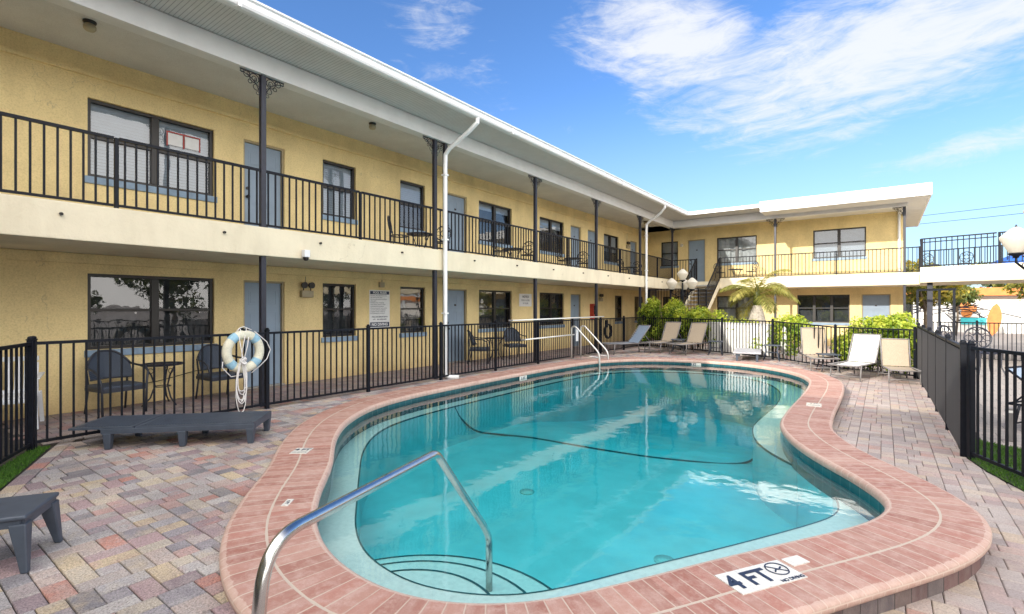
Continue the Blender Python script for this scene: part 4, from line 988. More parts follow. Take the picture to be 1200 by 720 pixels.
# ------------------------------------------------------------------ life ring with rope
lr=empty('life_ring',(-7.44,3.50,.905),R_(6),label='cream and faded blue life ring hung on the left fence',cat='life ring')
seg=48
def torus(mb,a0,a1,n,Rr=.245,rr=.066,k=14):
    i0=len(mb.v)
    for i in range(n+1):
        a=a0+(a1-a0)*i/n; c=Vector((0,math.cos(a)*Rr,math.sin(a)*Rr)); e=Vector((0,math.cos(a),math.sin(a)))
        for j in range(k):
            b=2*PI*j/k; mb.v.append(tuple(c+e*math.cos(b)*rr+Vector((1,0,0))*math.sin(b)*rr*.85))
    for i in range(n):
        for j in range(k): mb.f.append((i0+i*k+j,i0+i*k+(j+1)%k,i0+(i+1)*k+(j+1)%k,i0+(i+1)*k+j))
m_=MB(); torus(m_,0,2*PI,48); m_.build('ring_body',M['ringcream'],lr,smooth=True)
for c in (48,128,222,318):
    m_=MB(); torus(m_,R_(c-11),R_(c+11),8,rr=.069); m_.build('band',M['ringblue'],lr,smooth=True)
rp_=MB()
def sag(p,q,s,n=14,nrm=(1,0,0)):
    p=Vector(p);q=Vector(q); return [p.lerp(q,i/n)+Vector(nrm)*0+Vector((0,0,-s))*math.sin(PI*i/n) for i in range(n+1)]
# grab line looping outside the ring
rp_.tube([(0,.33*math.cos(a)*(1+.0*a),.33*math.sin(a)) for a in [R_(60),R_(40)]]+[(0,.36,.12),(0,.42,0),(0,.36,-.14),(0,.24,-.24),(0,.12,-.32)],.007,6)
rp_.tube([(0,-.30,-.12),(0.02,-.32,-.2),(.03,-.2,-.34),(.03,-.05,-.33)],.007,6)
rp_.tube([(.02,-.06,.33),(.06,-.10,.2),(.08,-.06,-.08),(.08,-.03,-.2)],.007,6); rp_.tube([(.02,.03,.34),(.06,-.02,.2),(.08,-.08,-.06)],.007,6); rp_.tube([(.02,.07,.3),(.07,.02,.1),(.08,-.04,-.1)],.007,6)
rp_.tube([(-.01,-.12,.27),(.0,-.06,.34),(0,.0,.36),(0,.12,.31)],.007,6)
random.seed(3)
for i in range(7):   # hanging coil
    w=.05+random.random()*.05; dpt=.42+random.random()*.33; x0=-.08+random.uniform(-.03,.03); n=16; pt=[]
    for k in range(n+1):
        t=k/n*2*PI; pt.append((.07+random.uniform(-.004,.004)+.012*math.sin(t+i),x0+w*math.sin(t)*(.4+.6*math.sin(t/2)),-.12-dpt*(1-math.cos(t))/2))
    rp_.tube(pt,.0065,6)
for i in range(9):   # knot bundle
    a=random.random()*PI; c=Vector((.085,-.05+random.uniform(-.02,.05),-.13+random.uniform(-.03,.02))); rp_.ring(c,.035+random.random()*.02,(0,math.cos(a),math.sin(a)),(.5,-math.sin(a)*.8,math.cos(a)*.4),.0075,10)
rp_.build('rope',M['rope'],lr,smooth=True)
hk=MB(); hk.box(-.07,-.04,-.03,.03,.2,.34); hk.box(-.04,.03,-.025,.025,.30,.325); hk.build('hook',M['black'],lr,bevel=.004)
# ------------------------------------------------------------------ near chaise + side table
ch=empty('sun_lounger',(-6.60,2.36,0),R_(46.2),label='dark grey plastic lounger lying flat beside the left fence',cat='sun lounger')
Lc,Wc,Hc=1.86,.64,.245
for a,b in ((-Lc/2,-.30),(-.285,Lc/2)):
    m_=MB(); m_.box(a,b,-Wc/2,Wc/2,Hc-.022,Hc)
    if a>-.5:
        pass
    # slatted weave texture as shallow ribs
    x=a+.05
    while x<b-.05: m_.box(x,x+.016,-Wc/2+.04,Wc/2-.04,Hc-.0,Hc+.0035); x+=.03
    m_.build('backrest' if a<-.5 else 'seat',M['plastic_dark'],ch,bevel=0)
m_=MB(); m_.box(-.62,Lc/2,-Wc/2-.004,-Wc/2+.03,Hc-.075,Hc-.02); m_.box(-.62,Lc/2,Wc/2-.03,Wc/2+.004,Hc-.075,Hc-.02); m_.box(Lc/2-.035,Lc/2+.004,-Wc/2+.03,Wc/2-.03,Hc-.076,Hc-.021); m_.box(-.62,-.59,-Wc/2+.03,Wc/2-.03,Hc-.076,Hc-.021); m_.build('frame',M['plastic_dark'],ch,bevel=.004)
def taper(mb,x,y,z0,z1,w0,w1):
    i=len(mb.v)
    for z,w in ((z0,w0),(z1,w1)):
        for a,b in ((-1,-1),(1,-1),(1,1),(-1,1)): mb.v.append((x+a*w/2,y+b*w/2,z))
    mb.f+=[(i,i+3,i+2,i+1),(i+4,i+5,i+6,i+7),(i,i+1,i+5,i+4),(i+1,i+2,i+6,i+5),(i+2,i+3,i+7,i+6),(i+3,i,i+4,i+7)]
for x in (-.56,.18,Lc/2-.045):
    for y in (-Wc/2+.03,Wc/2-.03): m_=MB(); taper(m_,x,y,0,Hc-.07,.055,.085); m_.build('leg',M['plastic_dark'],ch,bevel=.008)
st=empty('side_table',(-4.30,.585,0),R_(-32),label='low dark plastic side table cut off by the left edge',cat='side table')
m_=MB(); s=.21; h=.335
pr=[(-s,-s),(s,-s),(s,s),(-s,s)]
m_.box(-s,s,-s,s,h-.03,h); m_.build('table_top',M['plastic_dark'],st,bevel=.014,seg=3)
m_=MB(); m_.box(-s+.02,s-.02,-s+.012,-s+.03,h-.07,h-.03); m_.box(-s+.02,s-.02,s-.03,s-.012,h-.07,h-.03); m_.box(-s+.012,-s+.03,-s+.031,s-.031,h-.07,h-.03); m_.box(s-.03,s-.012,-s+.031,s-.031,h-.07,h-.03); m_.build('apron',M['plastic_dark'],st)
for a in (-1,1):
    for b in (-1,1):
        m_=MB(); i=0
        for (z0,z1,w0,w1,o0,o1) in ((0,h-.05,.036,.085,-.005,-.045),): 
            i=len(m_.v)
            for z,w,o in ((z0,w0,o0),(z1,w1,o1)):
                cx=a*(s+o);cy=b*(s+o)
                for p,q in ((-1,-1),(1,-1),(1,1),(-1,1)): m_.v.append((cx+p*w/2,cy+q*w/2,z))
            m_.f+=[(i,i+3,i+2,i+1),(i+4,i+5,i+6,i+7),(i,i+1,i+5,i+4),(i+1,i+2,i+6,i+5),(i+2,i+3,i+7,i+6),(i+3,i,i+4,i+7)]
        m_.build('leg',M['plastic_dark'],st,bevel=.008)
# ------------------------------------------------------------------ wicker armchairs, small iron table, white plastic chair
def wicker(label):
    o=empty('wicker_armchair',(0,0,0),label=label,cat='armchair',group='dark wicker armchairs on the lower walkway')
    # faces +x ; width along y
    m_=MB(); nu,nv_=14,10; P=[]
    for i in range(nu+1):
        u=-1+2*i/nu; row=[]
        for j in range(nv_+1):
            v=j/nv_; top=.90-.20*abs(u)**2.6; z=.50+(top-.50)*v; row.append((-.22-.10*v+.13*u*u,u*.27,z))
        P.append(row)
    for i in range(nu):
        for j in range(nv_): m_.quad(P[i][j],P[i+1][j],P[i+1][j+1],P[i][j+1])
    m_.build('backrest',M['weave'],o,smooth=True)
    rim=MB(); rim.tube([Vector(P[i][nv_]) for i in range(nu+1)],.017,8)
    rim.tube([Vector(P[0][nv_]),(-.05,-.32,.67),(.12,-.33,.665),(.24,-.31,.60),(.27,-.28,.45),(.27,-.27,0)],.016,8); rim.tube([Vector(P[nu][nv_]),(-.05,.32,.67),(.12,.33,.665),(.24,.31,.60),(.27,.28,.45),(.27,.27,0)],.016,8); rim.tube([Vector(P[0][0]),(-.22,0,.5),Vector(P[nu][0])],.012,6)
    rim.build('frame',M['wicker_frame'],o,smooth=True)
    s=MB(); s.box(-.25,.27,-.27,.27,.385,.43); s.build('seat',M['weave'],o,bevel=.015)
    s=MB(); s.box(.25,.275,-.27,.27,.34,.40); s.box(-.25,.25,-.275,-.26,.345,.39); s.box(-.25,.25,.26,.275,.345,.39); s.build('apron',M['wicker_frame'],o)
    for y in (-.24,.24): l=MB(); l.tube([(-.22,y,.40),(-.30,y*1.05,0)],.015,8); l.tube([(-.22,y,.38),(-.25,y*1.08,.68)],.014,8); l.build('leg',M['wicker_frame'],o,smooth=True)
    return o
wk=wicker('dark wicker armchair under the big left window, nearest the fence corner'); wk.location=(-9.02,2.42,0); wk.rotation_euler=(0,0,R_(8))
place(wk,(-9.02,3.86,0),R_(2),'dark wicker armchair just left of the first blue door')
place(wk,(-9.0,10.6,0),R_(35),'dark wicker armchair in front of the blue door beyond the double columns')
place(wk,(-9.0,12.25,0),R_(-30),'dark wicker armchair behind the end of the long white pool pole')
def irontable(label,h=.64,r=.28,group=None):
    o=empty('round_iron_table',(0,0,0),label=label,cat='table',group=group)
    m_=MB(); m_.ring((0,0,h),r,(1,0,0),(0,1,0),.014,28); m_.ring((0,0,h),r*.62,(1,0,0),(0,1,0),.007,20); m_.ring((0,0,h),r*.25,(1,0,0),(0,1,0),.007,14)
    for i in range(16): a=i*PI/8; m_.bar((0.02*math.cos(a),.02*math.sin(a),h),(r*math.cos(a),r*math.sin(a),h),.02,.006); m_.ring((r*.8*math.cos(a+.2),r*.8*math.sin(a+.2),h),.035,(1,0,0),(0,1,0),.005,8,m=4)
    m_.build('table_top',M['column'],o)
    for i in range(3):
        a=i*2*PI/3+.4; c,s=math.cos(a),math.sin(a); l=MB(); l.tube([(.24*c,.24*s,h-.01),(.15*c,.15*s,h-.16),(.10*c,.10*s,h-.33),(.16*c,.16*s,.12),(.27*c,.27*s,0)],.012,7); l.ring((.16*c,.16*s,h-.1),.04,(c,s,0),(0,0,1),.006,10); l.build('leg',M['column'],o,smooth=True)
    m_=MB(); m_.ring((0,0,h-.35),.11,(1,0,0),(0,1,0),.008,16); m_.build('stretcher',M['column'],o); return o
it=irontable('round openwork iron table between the two left wicker armchairs'); it.location=(-9.22,3.08,0)
pv=MB(); pv.box(-.035,.035,-.02,.02,-.42,0); pv.tube([(0,0,-.4),(0,0,-.5)],.02,8)
def plasticchair():
    o=empty('white_plastic_chair',(-8.95,1.30,0),R_(-15),label='white plastic chair half hidden behind the far left fence',cat='chair')
    m_=MB(); 
    for i in range(6): u=-.22+.088*i; m_.bar((-.22,u,.42),(-.33,u,.88-.03*abs(i-2.5)),.055,.012,(1,0,0))
    m_.bar((-.33,-.25,.86),(-.33,.25,.86),.03,.06); m_.bar((-.22,-.25,.44),(-.22,.25,.44),.03,.05); m_.build('backrest',M['white_plastic'],o,bevel=.004)
    m_=MB(); m_.box(-.24,.26,-.25,.25,.40,.425); m_.box(.24,.265,-.25,.25,.34,.40); m_.build('seat',M['white_plastic'],o,bevel=.01)
    for y in (-.28,.28):
        m_=MB(); m_.bar((-.30,y,.66),(.27,y,.64),.06,.02); m_.bar((.25,y,.64),(.25,y,.42),.05,.03); m_.build('armrest',M['white_plastic'],o,bevel=.006)
        for x,x2 in ((.24,.30),(-.24,-.33)): l=MB(); l.bar((x,y*.93,.42),(x2,y,0),.07,.045,(0,1,0)); l.build('leg',M['white_plastic'],o,bevel=.006)
plasticchair()
# ------------------------------------------------------------------ sling loungers at the far end
def lounger(label,fab,back=62,frame='chairframe'):
    o=empty('sling_lounger',(0,0,0),label=label,cat='sun lounger',group='sling loungers round the far end of the pool')
    # head end at +x side of hinge; feet toward -x. length 1.9
    m_=MB(); n=10; 
    for i in range(n):
        x0=-1.15+1.15*i/n; x1=-1.15+1.15*(i+1)/n; s=lambda x:-.02*math.sin(PI*(x+1.15)/1.15)
        m_.quad((x0,-.27,.345+s(x0)),(x1,-.27,.345+s(x1)),(x1,.27,.345+s(x1)),(x0,.27,.345+s(x0)))
    m_.build('seat_sling',M[fab],o,smooth=True)
    a=R_(back); L_=.74; c,s_=math.cos(a),math.sin(a); m_=MB()
    for i in range(n):
        t0=L_*i/n;t1=L_*(i+1)/n; q=lambda t:.02*math.sin(PI*t/L_)
        m_.quad((c*t0+q(t0)*s_,-.27,.36+s_*t0-q(t0)*c),(c*t1+q(t1)*s_,-.27,.36+s_*t1-q(t1)*c),(c*t1+q(t1)*s_,.27,.36+s_*t1-q(t1)*c),(c*t0+q(t0)*s_,.27,.36+s_*t0-q(t0)*c))
    m_.build('back_sling',M[fab],o,smooth=True)
    f=MB()
    for y in (-.29,.29):
        f.tube([(-1.18,y,.35),(.55,y,.35)],.017,8); f.tube([(0,y,.36),(c*L_,y,.36+s_*L_)],.015,8)
    f.tube([(-1.18,-.29,.35),(-1.18,.29,.35)],.017,8); f.tube([(.55,-.29,.35),(.55,.29,.35)],.015,8); f.tube([(c*L_,-.29,.36+s_*L_),(c*L_,.29,.36+s_*L_)],.015,8)
    f.build('frame',M[frame],o,smooth=True)
    for x in (-.95,.42):
        for y in (-.30,.30): l=MB(); l.tube([(x,y,.35),(x+(.06 if x>0 else -.05),y,0)],.016,8); l.build('leg',M[frame],o,smooth=True)
    for P_ in ([(-.98,-.30,.1),(-.98,.30,.1)],[(.45,-.30,.1),(.45,.30,.1)],[(c*L_*.5,-.27,.36+s_*L_*.5),(.5,-.27,.36)],[(c*L_*.5,.27,.36+s_*L_*.5),(.5,.27,.36)]):
        l=MB(); l.tube(P_,.011,6); l.build('brace',M[frame],o,smooth=True)
    return o
lg=lounger('blue grey sling lounger at the foot of the far left hedge','slingb',50); lg.location=(-6.75,15.95,dz(-6.75)); lg.rotation_euler=(0,0,R_(60))
l1=lounger('tan sling lounger by the hedge, left of the small dark table','slingt',62); l1.location=(-6.05,17.35,0); l1.rotation_euler=(0,0,R_(78))
place(l1,(-5.10,17.15,0),R_(76),'tan sling lounger by the hedge, right of the small dark table')
l3=lounger('tan sling lounger with upright back in front of the white wall end','slingt',74); l3.location=(-1.50,15.85,dz(-1.5)); l3.rotation_euler=(0,0,R_(108))
l4=lounger('white sling lounger with its foot toward the pool','slingw',60); l4.location=(-.42,14.62,dz(0)); l4.rotation_euler=(0,0,R_(74))
l5=lounger('tan sling chair back against the screened fence corner','slingt',76); l5.location=(.24,14.55,dz(0)); l5.rotation_euler=(0,0,R_(100)); l5.scale=(.8,.92,.86); 
for c in list(l5.children):
    if c.name.startswith('seat_sling'): pass
# flat grey lounger
fl=empty('flat_lounger',(-3.25,16.2,dz(-3.2)),R_(100),label='pale grey lounger lying flat in front of the white wall',cat='sun lounger')
m_=MB(); m_.box(-.9,.75,-.36,.36,.22,.265); m_.build('seat',M['palegrey'],fl,bevel=.01)
for x in (-.8,.65):
    for y in (-.26,.26): m_=MB(); taper(m_,x,y,0,.205,.05,.07); m_.build('leg',M['plastic_dark'],fl)
def sidetable(label,loc,rz):
    o=empty('patio_side_table',loc,rz,label=label,cat='side table',group='small dark patio tables between the loungers')
    m_=MB(); m_.box(-.22,.22,-.22,.22,.43,.455); m_.build('table_top',M['plastic_dark'],o,bevel=.008)
    for a in (-1,1):
        for b in (-1,1): m_=MB(); m_.tube([(a*.17,b*.17,.43),(a*.15,b*.15,.25),(a*.21,b*.21,0)],.015,8); m_.build('leg',M['plastic_dark'],o,smooth=True)
    m_=MB(); m_.tube([(-.15,-.15,.22),(.15,.15,.22)],.01,6); m_.tube([(.15,-.15,.235),(-.15,.15,.235)],.01,6); m_.build('stretcher',M['plastic_dark'],o); return o
sidetable('small dark patio table between the two tan loungers by the hedge',(-5.62,17.1,0),.2)
sidetable('small dark patio table beside the folded white parasol',(-2.62,16.3,dz(-2.6)),.1)
sidetable('small dark patio table between the tan lounger and the white lounger',(-1.15,15.3,dz(-1.1)),.4)
sidetable('small dark patio table behind the flat grey lounger',(-4.35,16.9,0),.2)
# folded parasol
pa=empty('folded_parasol',(-2.35,16.75,dz(-2.3)),label='furled white parasol standing in the far fence corner of the white wall',cat='parasol')
m_=MB(); m_.tube([(0,0,0),(0,0,1.0)],.018,8); m_.build('pole',M['whitepaint'],pa,smooth=True)
m_=MB(); m_.lathe([(.03,1.0),(.06,.92),(.10,.6),(.115,.35),(.08,.22),(.07,.2)],(0,0,0),12); m_.build('canopy',M['slingw'],pa,smooth=True)
# ------------------------------------------------------------------ iron bistro sets upstairs
def bistro(label,group):
    o=empty('scrollwork_chair',(0,0,0),label=label,cat='chair',group=group); c=M['column']
    m_=MB(); m_.ring((0,0,.43),.19,(1,0,0),(0,1,0),.013,20); 
    for i in range(5): m_.bar((-.16+.08*i-.0,-.15,.43),(-.16+.08*i,.15,.43),.018,.006)
    m_.build('seat',c,o)
    m_=MB(); Y=(0,1,0); Zv=(-.15,0,1)
    m_.ring((-.20,0,.68),.19,Y,Zv,.012,22); m_.ring((-.20,0,.68),.07,Y,Zv,.008,14)
    for i in range(6): a=i*PI/3; cc=Vector((-.20,0,.68))+Vector(Y)*math.cos(a)*.128+Vector(Zv)*math.sin(a)*.128; m_.ring(cc,.05,Y,Zv,.007,10)
    m_.tube([(-.15,-.15,.43),(-.17,-.15,.56)],.011,6); m_.tube([(-.15,.15,.43),(-.17,.15,.56)],.011,6); m_.build('backrest',c,o)
    for x in (-.15,.15):
        for y in (-.14,.14): m_=MB(); m_.tube([(x,y,.43),(x*1.0,y*1.0,.2),(x*1.4,y*1.4,0)],.011,6); m_.build('leg',c,o)
    return o
up='scrollwork iron chairs on the upper walkways'
bc=bistro('scrollwork iron chair on the balcony just left of the narrow upper window','scrollwork iron chairs on the upper walkways'); bc.location=(-8.55,7.35,UF); bc.rotation_euler=(0,0,R_(40))
for (x,y,r,l) in ((-8.6,8.72,-60,'scrollwork iron chair on the balcony right behind the near downspout'),
    (-8.6,11.05,60,'balcony iron chair left of the table below the third upper double window'),(-8.6,12.35,-70,'balcony iron chair right of the table below the third upper double window'),
    (-8.6,14.5,60,'balcony iron chair just right of the fifth column, under the next double window'),(-8.6,15.85,-60,'balcony iron chair left of the two upper blue doors'),
    (-8.6,19.4,60,'balcony iron chair left of the farthest table on the left wing'),(-8.6,20.8,-60,'balcony iron chair right of the farthest table on the left wing')):
    place(bc,(x,y,UF),R_(r),l,up)
for x,r,l in ((-5.95,-40,'iron chair at the head of the stairs on the far walkway'),(-4.65,-130,'iron chair right of the little table on the far walkway'),(1.45,-60,'iron chair on the bridge walkway behind its first post'),(2.35,-110,'iron chair on the bridge walkway, second from its corner')):
    place(bc,(x,23.9 if x<0 else 24.1,UF),R_(r),l,up)
tb=irontable('round iron table on the near balcony beside the narrow upper window',.55,.3,'iron tables on the upper walkways'); tb.location=(-8.6,8.02,UF)
for (x,y,l) in ((-8.65,11.7,'balcony iron table below the third upper double window'),(-8.65,15.2,'balcony iron table below the double window left of the paired doors'),(-8.65,20.1,'farthest iron table on the left wing balcony'),(-5.3,23.95,'small iron table on the far walkway by the curtained window')):
    place(tb,(x,y,UF),0,l,'iron tables on the upper walkways')
lt=place(it,(-9.1,11.4,0),.3,'round openwork iron table between the two farther wicker armchairs')
# chairs in the neighbouring yard seen over the right fence
for (x,y,r,l) in ((1.95,16.3,-70,'round backed iron chair seen over the corner post of the right fence'),(1.55,17.6,-40,'dark iron chair behind the screened fence, next to the gate frame')):
    place(bc,(x,y,-.12),R_(r),l,'iron chairs in the neighbouring yard').scale=(1.45,1.45,1.35)
# dark frame lounger outside the right fence
lo=lounger('dark framed lounger outside the right fence behind the pickets','slingb',40,'black'); lo.location=(2.0,9.6,-.13); lo.rotation_euler=(0,0,R_(150))
lo2=lounger('second dark framed lounger farther out behind the right fence pickets','slingt',55,'black'); lo2.location=(2.6,11.4,-.13); lo2.rotation_euler=(0,0,R_(170))
bo=empty('bollard',(1.28,8.75,-.13),label='short grey bollard just outside the corner post of the right fence',cat='bollard')
m_=MB(); m_.box(-.04,.04,-.05,.05,0,.42); m_.build('body',M['chairframe'],bo,bevel=.012); m_=MB(); m_.box(-.045,.045,-.055,.055,.36,.39); m_.build('band',M['whitepaint'],bo)
# ------------------------------------------------------------------ lamps, signs, fixtures
def acorn(parent,p,s=1):
    m_=MB(); m_.lathe([(.06*s,-.15*s),(.085*s,-.13*s),(.15*s,.0),(.185*s,.075*s),(.186*s,.10*s),(.17*s,.115*s),(.105*s,.18*s),(.05*s,.225*s),(.0,.25*s)],p,20,False); g=m_.build('globe',M['lampglass'],parent,smooth=True)
    m_=MB(); m_.lathe([(.0,-.215*s),(.03*s,-.215*s),(.035*s,-.19*s),(.085*s,-.165*s),(.09*s,-.145*s),(.07*s,-.14*s)],p,16,False); m_.build('fitter',M['black'],g,smooth=True)
    m_=MB(); m_.lathe([(.02*s,.235*s),(.012*s,.26*s),(.0,.285*s)],p,8,False); m_.build('finial',M['column'],g)
def lamppost(x,y,z0,H,label,s=1,rot=0,topd=.24,armr=.34):
    o=empty('lamp_post',(x,y,z0),rot,label=label,cat='lamp post',group='black multi-globe lamp posts')
    m_=MB(); m_.lathe([(.13,0),(.14,.05),(.10,.12),(.07,.3),(.055,.7),(.045,.75),(.04,H-.5),(.05,H-.46),(.035,H-.4),(.03,H)],(0,0,0),14); m_.build('post',M['black'],o,smooth=True)
    for i in range(3):
        a=i*2*PI/3+PI/2; c,q=math.cos(a),math.sin(a); m_=MB()
        m_.tube([(0,0,H-.45),(.12*c,.12*q,H-.52),(.25*c,.25*q,H-.48),(armr*c,armr*q,H-.38),(armr*c,armr*q,H-.28)],.017,8); m_.ring((.16*c,.16*q,H-.38),.06,(c,q,0),(0,0,1),.009,12); m_.ring((.25*c,.25*q,H-.42),.035,(c,q,0),(0,0,1),.007,10); m_.build('arm',M['black'],o,smooth=True)
        acorn(o,(armr*c,armr*q,H-.08*s),s)
    acorn(o,(0,0,H+topd),s); return o
lamppost(-6.08,19.0,-.02,2.48,'black lamp post with pale acorn globes rising from the far hedge',1.1,R_(10),.26,.42)
lamppost(1.96,11.1,-.13,2.75,'black lamp post whose left frosted globe shows at the right edge',1.05,R_(126.6),.34,.38)
def sign(name,label,u,z,w,h,fr=LF,cat='sign',mat='signwhite'):
    o=empty(name,fr.p(u,.0,z),label=label,cat=cat); m_=MB(); m_.box(.003,.014,-w/2,w/2,-h/2,h/2); m_.build('board',M[mat],o,bevel=.003,seg=1); return o
ro=Matrix(((0,0,1,0),(1,0,0,0),(0,1,0,0),(0,0,0,1)))
def stx(o,body,size,y,z,mat='ink',bold=0,al='CENTER',sx=1): return text('lettering',body,size,M[mat],o,Matrix.Translation((.0155,y,z))@ro,al,bold=bold,ext=.0006,sx=sx)
sg_=sign('pool_rules_sign','white pool rules sign with NO DIVING between the two narrow windows',7.68,1.50,.60,.90)
m_=MB(); m_.box(.0142,.0158,-.28,.28,.35,.425); m_.build('header',M['ink'],sg_); text('lettering','POOL RULES',.07,M['signwhite'],sg_,Matrix.Translation((.0165,0,.388))@ro,ext=.0006,bold=.002)
rules=['NO FOOD OR BEVERAGES IN POOL','OR ON POOL WET DECK','NO GLASS OR ANIMALS IN FENCED','POOL AREA','BATHING LOAD: 19 PERSONS','POOL HOURS: DAWN TO DUSK','SHOWER BEFORE ENTERING','DO NOT SWALLOW POOL WATER','DO NOT SWIM WITH DIARRHEA','CHILDREN UNDER 14 MUST BE','ACCOMPANIED BY AN ADULT']
for i,t_ in enumerate(rules): stx(sg_,t_,.030,-.27,.315-i*.042,al='LEFT')
stx(sg_,'POOL MAXIMUM DEPTH',.042,0,-.185,bold=.001); stx(sg_,'6 FT    NO LIFEGUARD',.040,0,-.245,bold=.001)
m_=MB(); m_.box(.0142,.0158,-.28,.28,-.42,-.31); m_.build('footer',M['ink'],sg_); text('lettering','NO DIVING',.09,M['signwhite'],sg_,Matrix.Translation((.0165,0,-.365))@ro,ext=.0006,bold=.003)
s2=sign('notice_sign','small white notice on the wall left of a lower double window',13.72,1.78,.72,.42); stx(s2,'NOTICE',.10,0,.11,bold=.002); stx(s2,'POOL CLOSES',.075,0,-.01); stx(s2,'AT DUSK',.075,0,-.11)
s3=sign('warning_sign','narrow white notice with red top beside the notice sign',14.30,1.62,.22,.75); m_=MB(); m_.box(.0142,.0162,-.11,.11,.17,.375); m_.build('header',M['red'],s3)
for i in range(6): stx(s3,['NO','PETS','NO','GLASS','NO','FOOD'][i],.05,0,.1-i*.075)
# taped notice in the upper window
tn=empty('taped_notice',(-9.63-.080,3.56,4.40),label='two paper sheets in a red tape frame on the upper left window',cat='notice')
m_=MB()
for a in (-.165,.165): m_.box(0,.003,a*.78-.11,a*.78+.11,-.10,.10)
m_.build('paper',M['signwhite'],tn)
m_=MB()
for a in (-.25,.0,.25): m_.box(.0035,.006,a-.011,a+.011,-.12,.13)
m_.box(.0032,.0057,-.265,.265,.108,.13); m_.build('tape',M['red'],tn)
# fire extinguisher cabinet
fe=empty('extinguisher_cabinet',(-9.63,18.45,1.35),label='red fire extinguisher cabinet on the far lower wall',cat='extinguisher cabinet')
m_=MB(); m_.box(0,.16,-.14,.14,-.33,.33); m_.build('box',M['red'],fe,bevel=.01); m_=MB(); m_.box(.161,.165,-.09,.09,-.1,.25); m_.build('pane',M['glass'],fe)
# hose reel
hs=empty('hose_reel',(-7.62,15.75,.0),label='coiled garden hose hung on the left fence by the blue lounger',cat='hose')
m_=MB()
for i in range(6): m_.ring((.0+.016*i,0,.72),.24+.01*math.sin(i*2),(0,1,0),(0,0,1),.012,22)
m_.build('coil',M['black'],hs,smooth=True); m_=MB(); m_.box(-.05,-.01,-.05,.05,.85,1.1); m_.build('bracket',M['black'],hs)
# emergency lights (two-headed)
def emlight(fr,u,z,label):
    o=empty('emergency_light',(0,0,0),label=label,cat='emergency light',group='two headed emergency lights on the motel walls'); m_=MB(); fr.box(m_,u-.13,u+.13,0,.10,z-.11,z+.03); m_.build('housing',M['brass'],o,bevel=.01)
    for s in (-.07,.09):
        m_=MB(); c=Vector(fr.p(u+s,.08,z+.14)); n=(Vector(fr.p(0,1,0))-Vector(fr.p(0,0,0))); m_.tube([c-n*.06,c-n*.03,c+n*.03],[.02,.06,.065],14); m_.tube([Vector(fr.p(u+s,.05,z+.02)),c-n*.03],.012,6); m_.build('lamp_head',M['frame'],o,smooth='auto')
    o2=MB(); fr.box(o2,u-.006,u+.006,0,.012,z+.18,2.18 if z<3 else 5.0); o2.build('conduit',M['brass'],o); return o
emlight(LF,5.78,1.86,'two headed emergency light between the first blue door and the narrow window')
emlight(LF,22.0,4.4,'emergency light high on the upper wall near the inner corner')
emlight(LF,19.2,1.9,'emergency light on the lower wall left of the far hedge')
jb=empty('junction_box',LF.p(7.72,0,2.0+.08),label='small tan junction box above the pool rules sign',cat='junction box'); m_=MB(); m_.box(0,.06,-.07,.07,-.06,.06); m_.build('cover',M['brass'],jb,bevel=.006); m_=MB(); m_.tube([(.02,.02,.06),(.02,.02,.12)],.012,6); m_.build('conduit',M['brass'],jb)
# ceiling lamps under the upper ceiling
def ceil(x,y,label,z=5.36):
    o=empty('ceiling_lamp',(x,y,z),label=label,cat='ceiling lamp',group='jelly jar lamps under the walkway ceiling'); m_=MB(); m_.lathe([(.075,0),(.075,-.02),(.06,-.04)],(0,0,0),14); m_.build('base',M['frame'],o,smooth='auto')
    m_=MB(); m_.lathe([(.055,-.04),(.07,-.06),(.07,-.10),(.05,-.125),(.0,-.13)],(0,0,0),14,False); m_.build('lamp_shade',M['brass'],o,smooth=True)
ceil(-8.5,2.0,'tan ceiling lamp above the near balcony'); ceil(-8.5,6.6,'tan ceiling lamp left of the near downspout'); ceil(-8.5,21.4,'ceiling lamp by the inner corner of the balcony')
wl=empty('wall_lamp',RF.p(-7.95,0,4.58),label='small round wall lamp left of the far upper door',cat='wall lamp'); m_=MB(); m_.tube([(0,0,0),(0,-.05,0),(0,-.09,0)],[.05,.075,.05],12); m_.build('lamp_shade',M['lampglass'],wl,smooth=True); m_=MB(); m_.tube([(0,.0,0),(0,-.02,0)],.08,14); m_.build('base',M['whitepaint'],wl)
# security camera on the balcony fascia
sc=empty('security_camera',(-7.70,4.60,2.43),label='white security camera box on the balcony edge right of the first column',cat='camera'); m_=MB(); m_.box(0,.10,-.05,.05,-.06,.06); m_.build('housing',M['white_plastic'],sc,bevel=.01); m_=MB(); m_.lathe([(.045,-.06),(.045,-.09),(.025,-.115),(0,-.12)],(.05,0,0),12,False); m_.build('lens',M['frame'],sc,smooth=True)
cb=MB(); cb.tube([(-9.60,2.2,.36),(-9.60,2.7,.28),(-9.59,3.2,.34),(-9.6,3.7,.44),(-9.6,4.3,.48)],.006,5); tag(cb.build('cable',M['black'],smooth=True),'thin black cable sagging along the wall under the big left window','cable')
